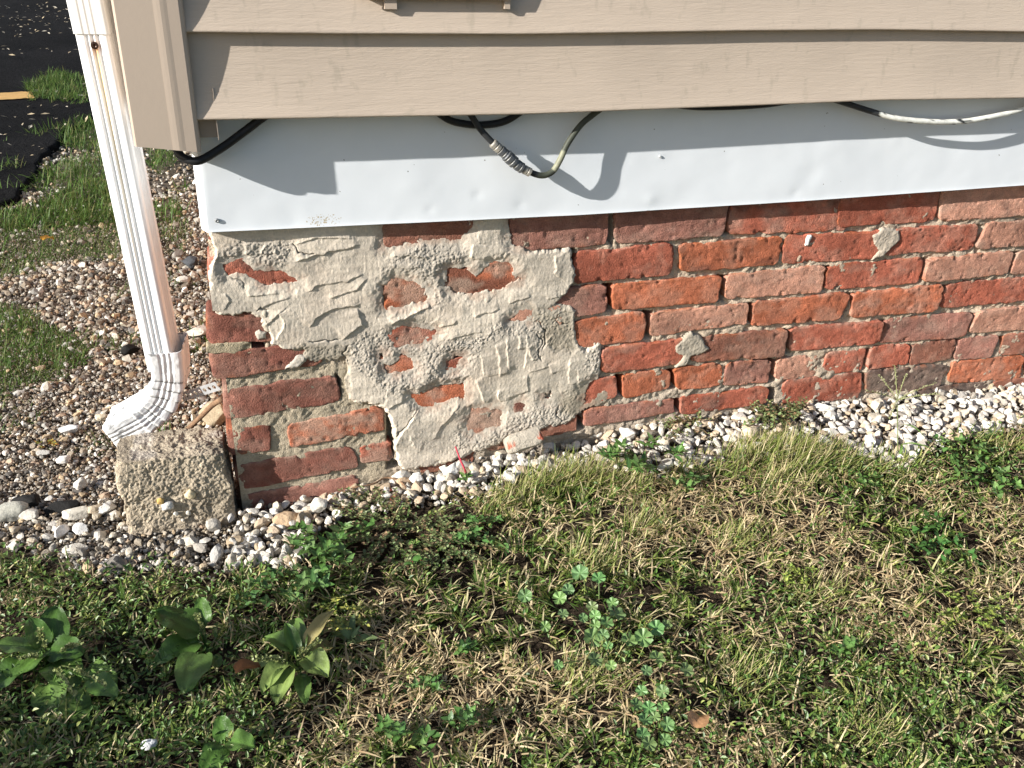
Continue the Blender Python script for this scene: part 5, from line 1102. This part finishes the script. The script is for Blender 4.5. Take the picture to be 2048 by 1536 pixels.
leafy(700, 1282, 'toothed grey-green dandelion leaves by the dry patch', 3, .02, .04, .014, 38, [(.16, .22, .09)], 'dandelion', 'plant', 18, 'lance', 3)

def seedgrass(px, py, tip, label, rays, seed, leaf=True):
    base = gpt(px, py); top = on_y(tip[0], tip[1], tip[2]); root = thing('crabgrass', base, label, 'grass plant'); r = random.Random(seed)
    V, F, C = join([(lambda a: (a[0], a[1], np.broadcast_to(a[2], (len(a[0]), 3))))(stem_mesh(base, top, .0013, (.22, .28, .10), .004, 10))]); build('stem', V, F, M_GRASS, root, C, smooth=True)
    for (x, y, Y) in rays:
        e = on_y(x, y, Y); a = stem_mesh(top, e, .0008, (.36, .38, .18), .003, 8); n = 46; t = np.linspace(.08, 1, n)[:, None]; P = top*(1-t)+e*t; P[:, 2] += .003*np.sin(np.pi*t[:, 0]); P += rng.normal(0, .0008, P.shape)
        l_ = leaflets(P[:, :2], P[:, 2], np.full(n, .0036), np.tile(np.array([.40, .42, .22]), (n, 1)), wr=.5); V, F, C = join([(a[0], a[1], np.broadcast_to(a[2], (len(a[0]), 3))), l_]); build('seed_spike', V, F, M_GRASS, root, C)
    if leaf:
        for k in range(3):
            t = .15+.25*k; p = base*(1-t)+top*t; V, F, C = leaf_mesh(p, r.uniform(0, 6.28), .9, .07, .006, (.14, .24, .06), .3, 1.2, 9, 3, 'lance'); build('leaf', V, F, M_GRASS, root, C, smooth=True)
seedgrass(1795, 960, (1794, 800, -.075), 'tall crabgrass with seed spikes fanned like a hand against the bricks', [(1789, 730, -.06), (1756, 750, -.055), (1872, 766, -.07), (1812, 748, -.06), (1732, 782, -.09), (1880, 788, -.11), (1778, 838, -.12)], 1)
seedgrass(1858, 985, (1882, 920, -.17), 'shorter crabgrass with closed seed spikes right of the tall one', [(1912, 870, -.16), (1908, 884, -.17), (1890, 872, -.15)], 2)
seedgrass(1826, 962, (1828, 890, -.13), 'slender single grass stalk between the two crabgrasses', [(1830, 842, -.10)], 3, False)
# red stem
pw = spline([gpt(934, 952), on_y(930, 940, -.075), on_y(920, 918, -.05), on_y(911, 893, -.035)], 16); V, F = tube(pw, np.linspace(.0021, .0013, 16), 8)
tag(build('stem', V, F, mat('red_stem', (.42, .035, .06), .5, var=[(80, .2, 3, None)]), None, None, smooth=True), 'bare crimson plant stem leaning on the cement patch', 'stem')
# fallen leaves
def dead_leaf(px, py, az, L, W, colr, label, dz=.03):
    p = gpt(px, py, dz); V, F, C = leaf_mesh(p, az, .35, L, W, colr, .5, 1.1, 9, 5, 'broad'); tag(build('fallen_leaf', V, F, M_LEAF, None, C, smooth=True), label, 'leaf')
dead_leaf(1392, 1455, .9, .030, .026, (.36, .20, .10), 'curled tan brown dead leaf in the lower right lawn')
dead_leaf(86, 480, .9, .04, .026, (.45, .24, .03), 'yellow brown fallen leaf on the far green grass patch', .035)
dead_leaf(470, 1342, .2, .035, .02, (.22, .09, .03), 'dark rusty dead leaf between the plantains')

# ================================================================== SHRUB beyond the left edge (throws the dappled shade on the near left lawn)
sb = np.array([-.62, -.70, -.47]); shr = thing('shrub', sb, 'loose leafy garden shrub just beyond the left edge, dappling the near lawn with shade', 'shrub')
fol = []; rs_ = np.random.default_rng(77)
for k in range(9):
    a = rs_.uniform(0, 6.28); e = sb+np.array([math.cos(a)*rs_.uniform(.05, .26), math.sin(a)*rs_.uniform(.05, .30), rs_.uniform(.30, .62)]); V, F, C = stem_mesh(sb, e, .006, (.16, .11, .07), .02, 8); build('branch', V, F, M_WOOD, shr, None, smooth=True)
    for q in range(44):
        t = rs_.uniform(.25, 1.05); p = sb*(1-t)+e*t+rs_.normal(0, .055, 3); fol.append(leaf_mesh(p, rs_.uniform(0, 6.28), rs_.uniform(-.5, .7), rs_.uniform(.04, .07), rs_.uniform(.02, .036), np.array([.07, .14, .03])*rs_.uniform(.7, 1.3), .2, .5, 6, 3, 'oval', rs_.uniform(-.6, .6)))
V, F, C = join(fol); build('foliage', V, F, M_LEAF, shr, C, smooth=True)
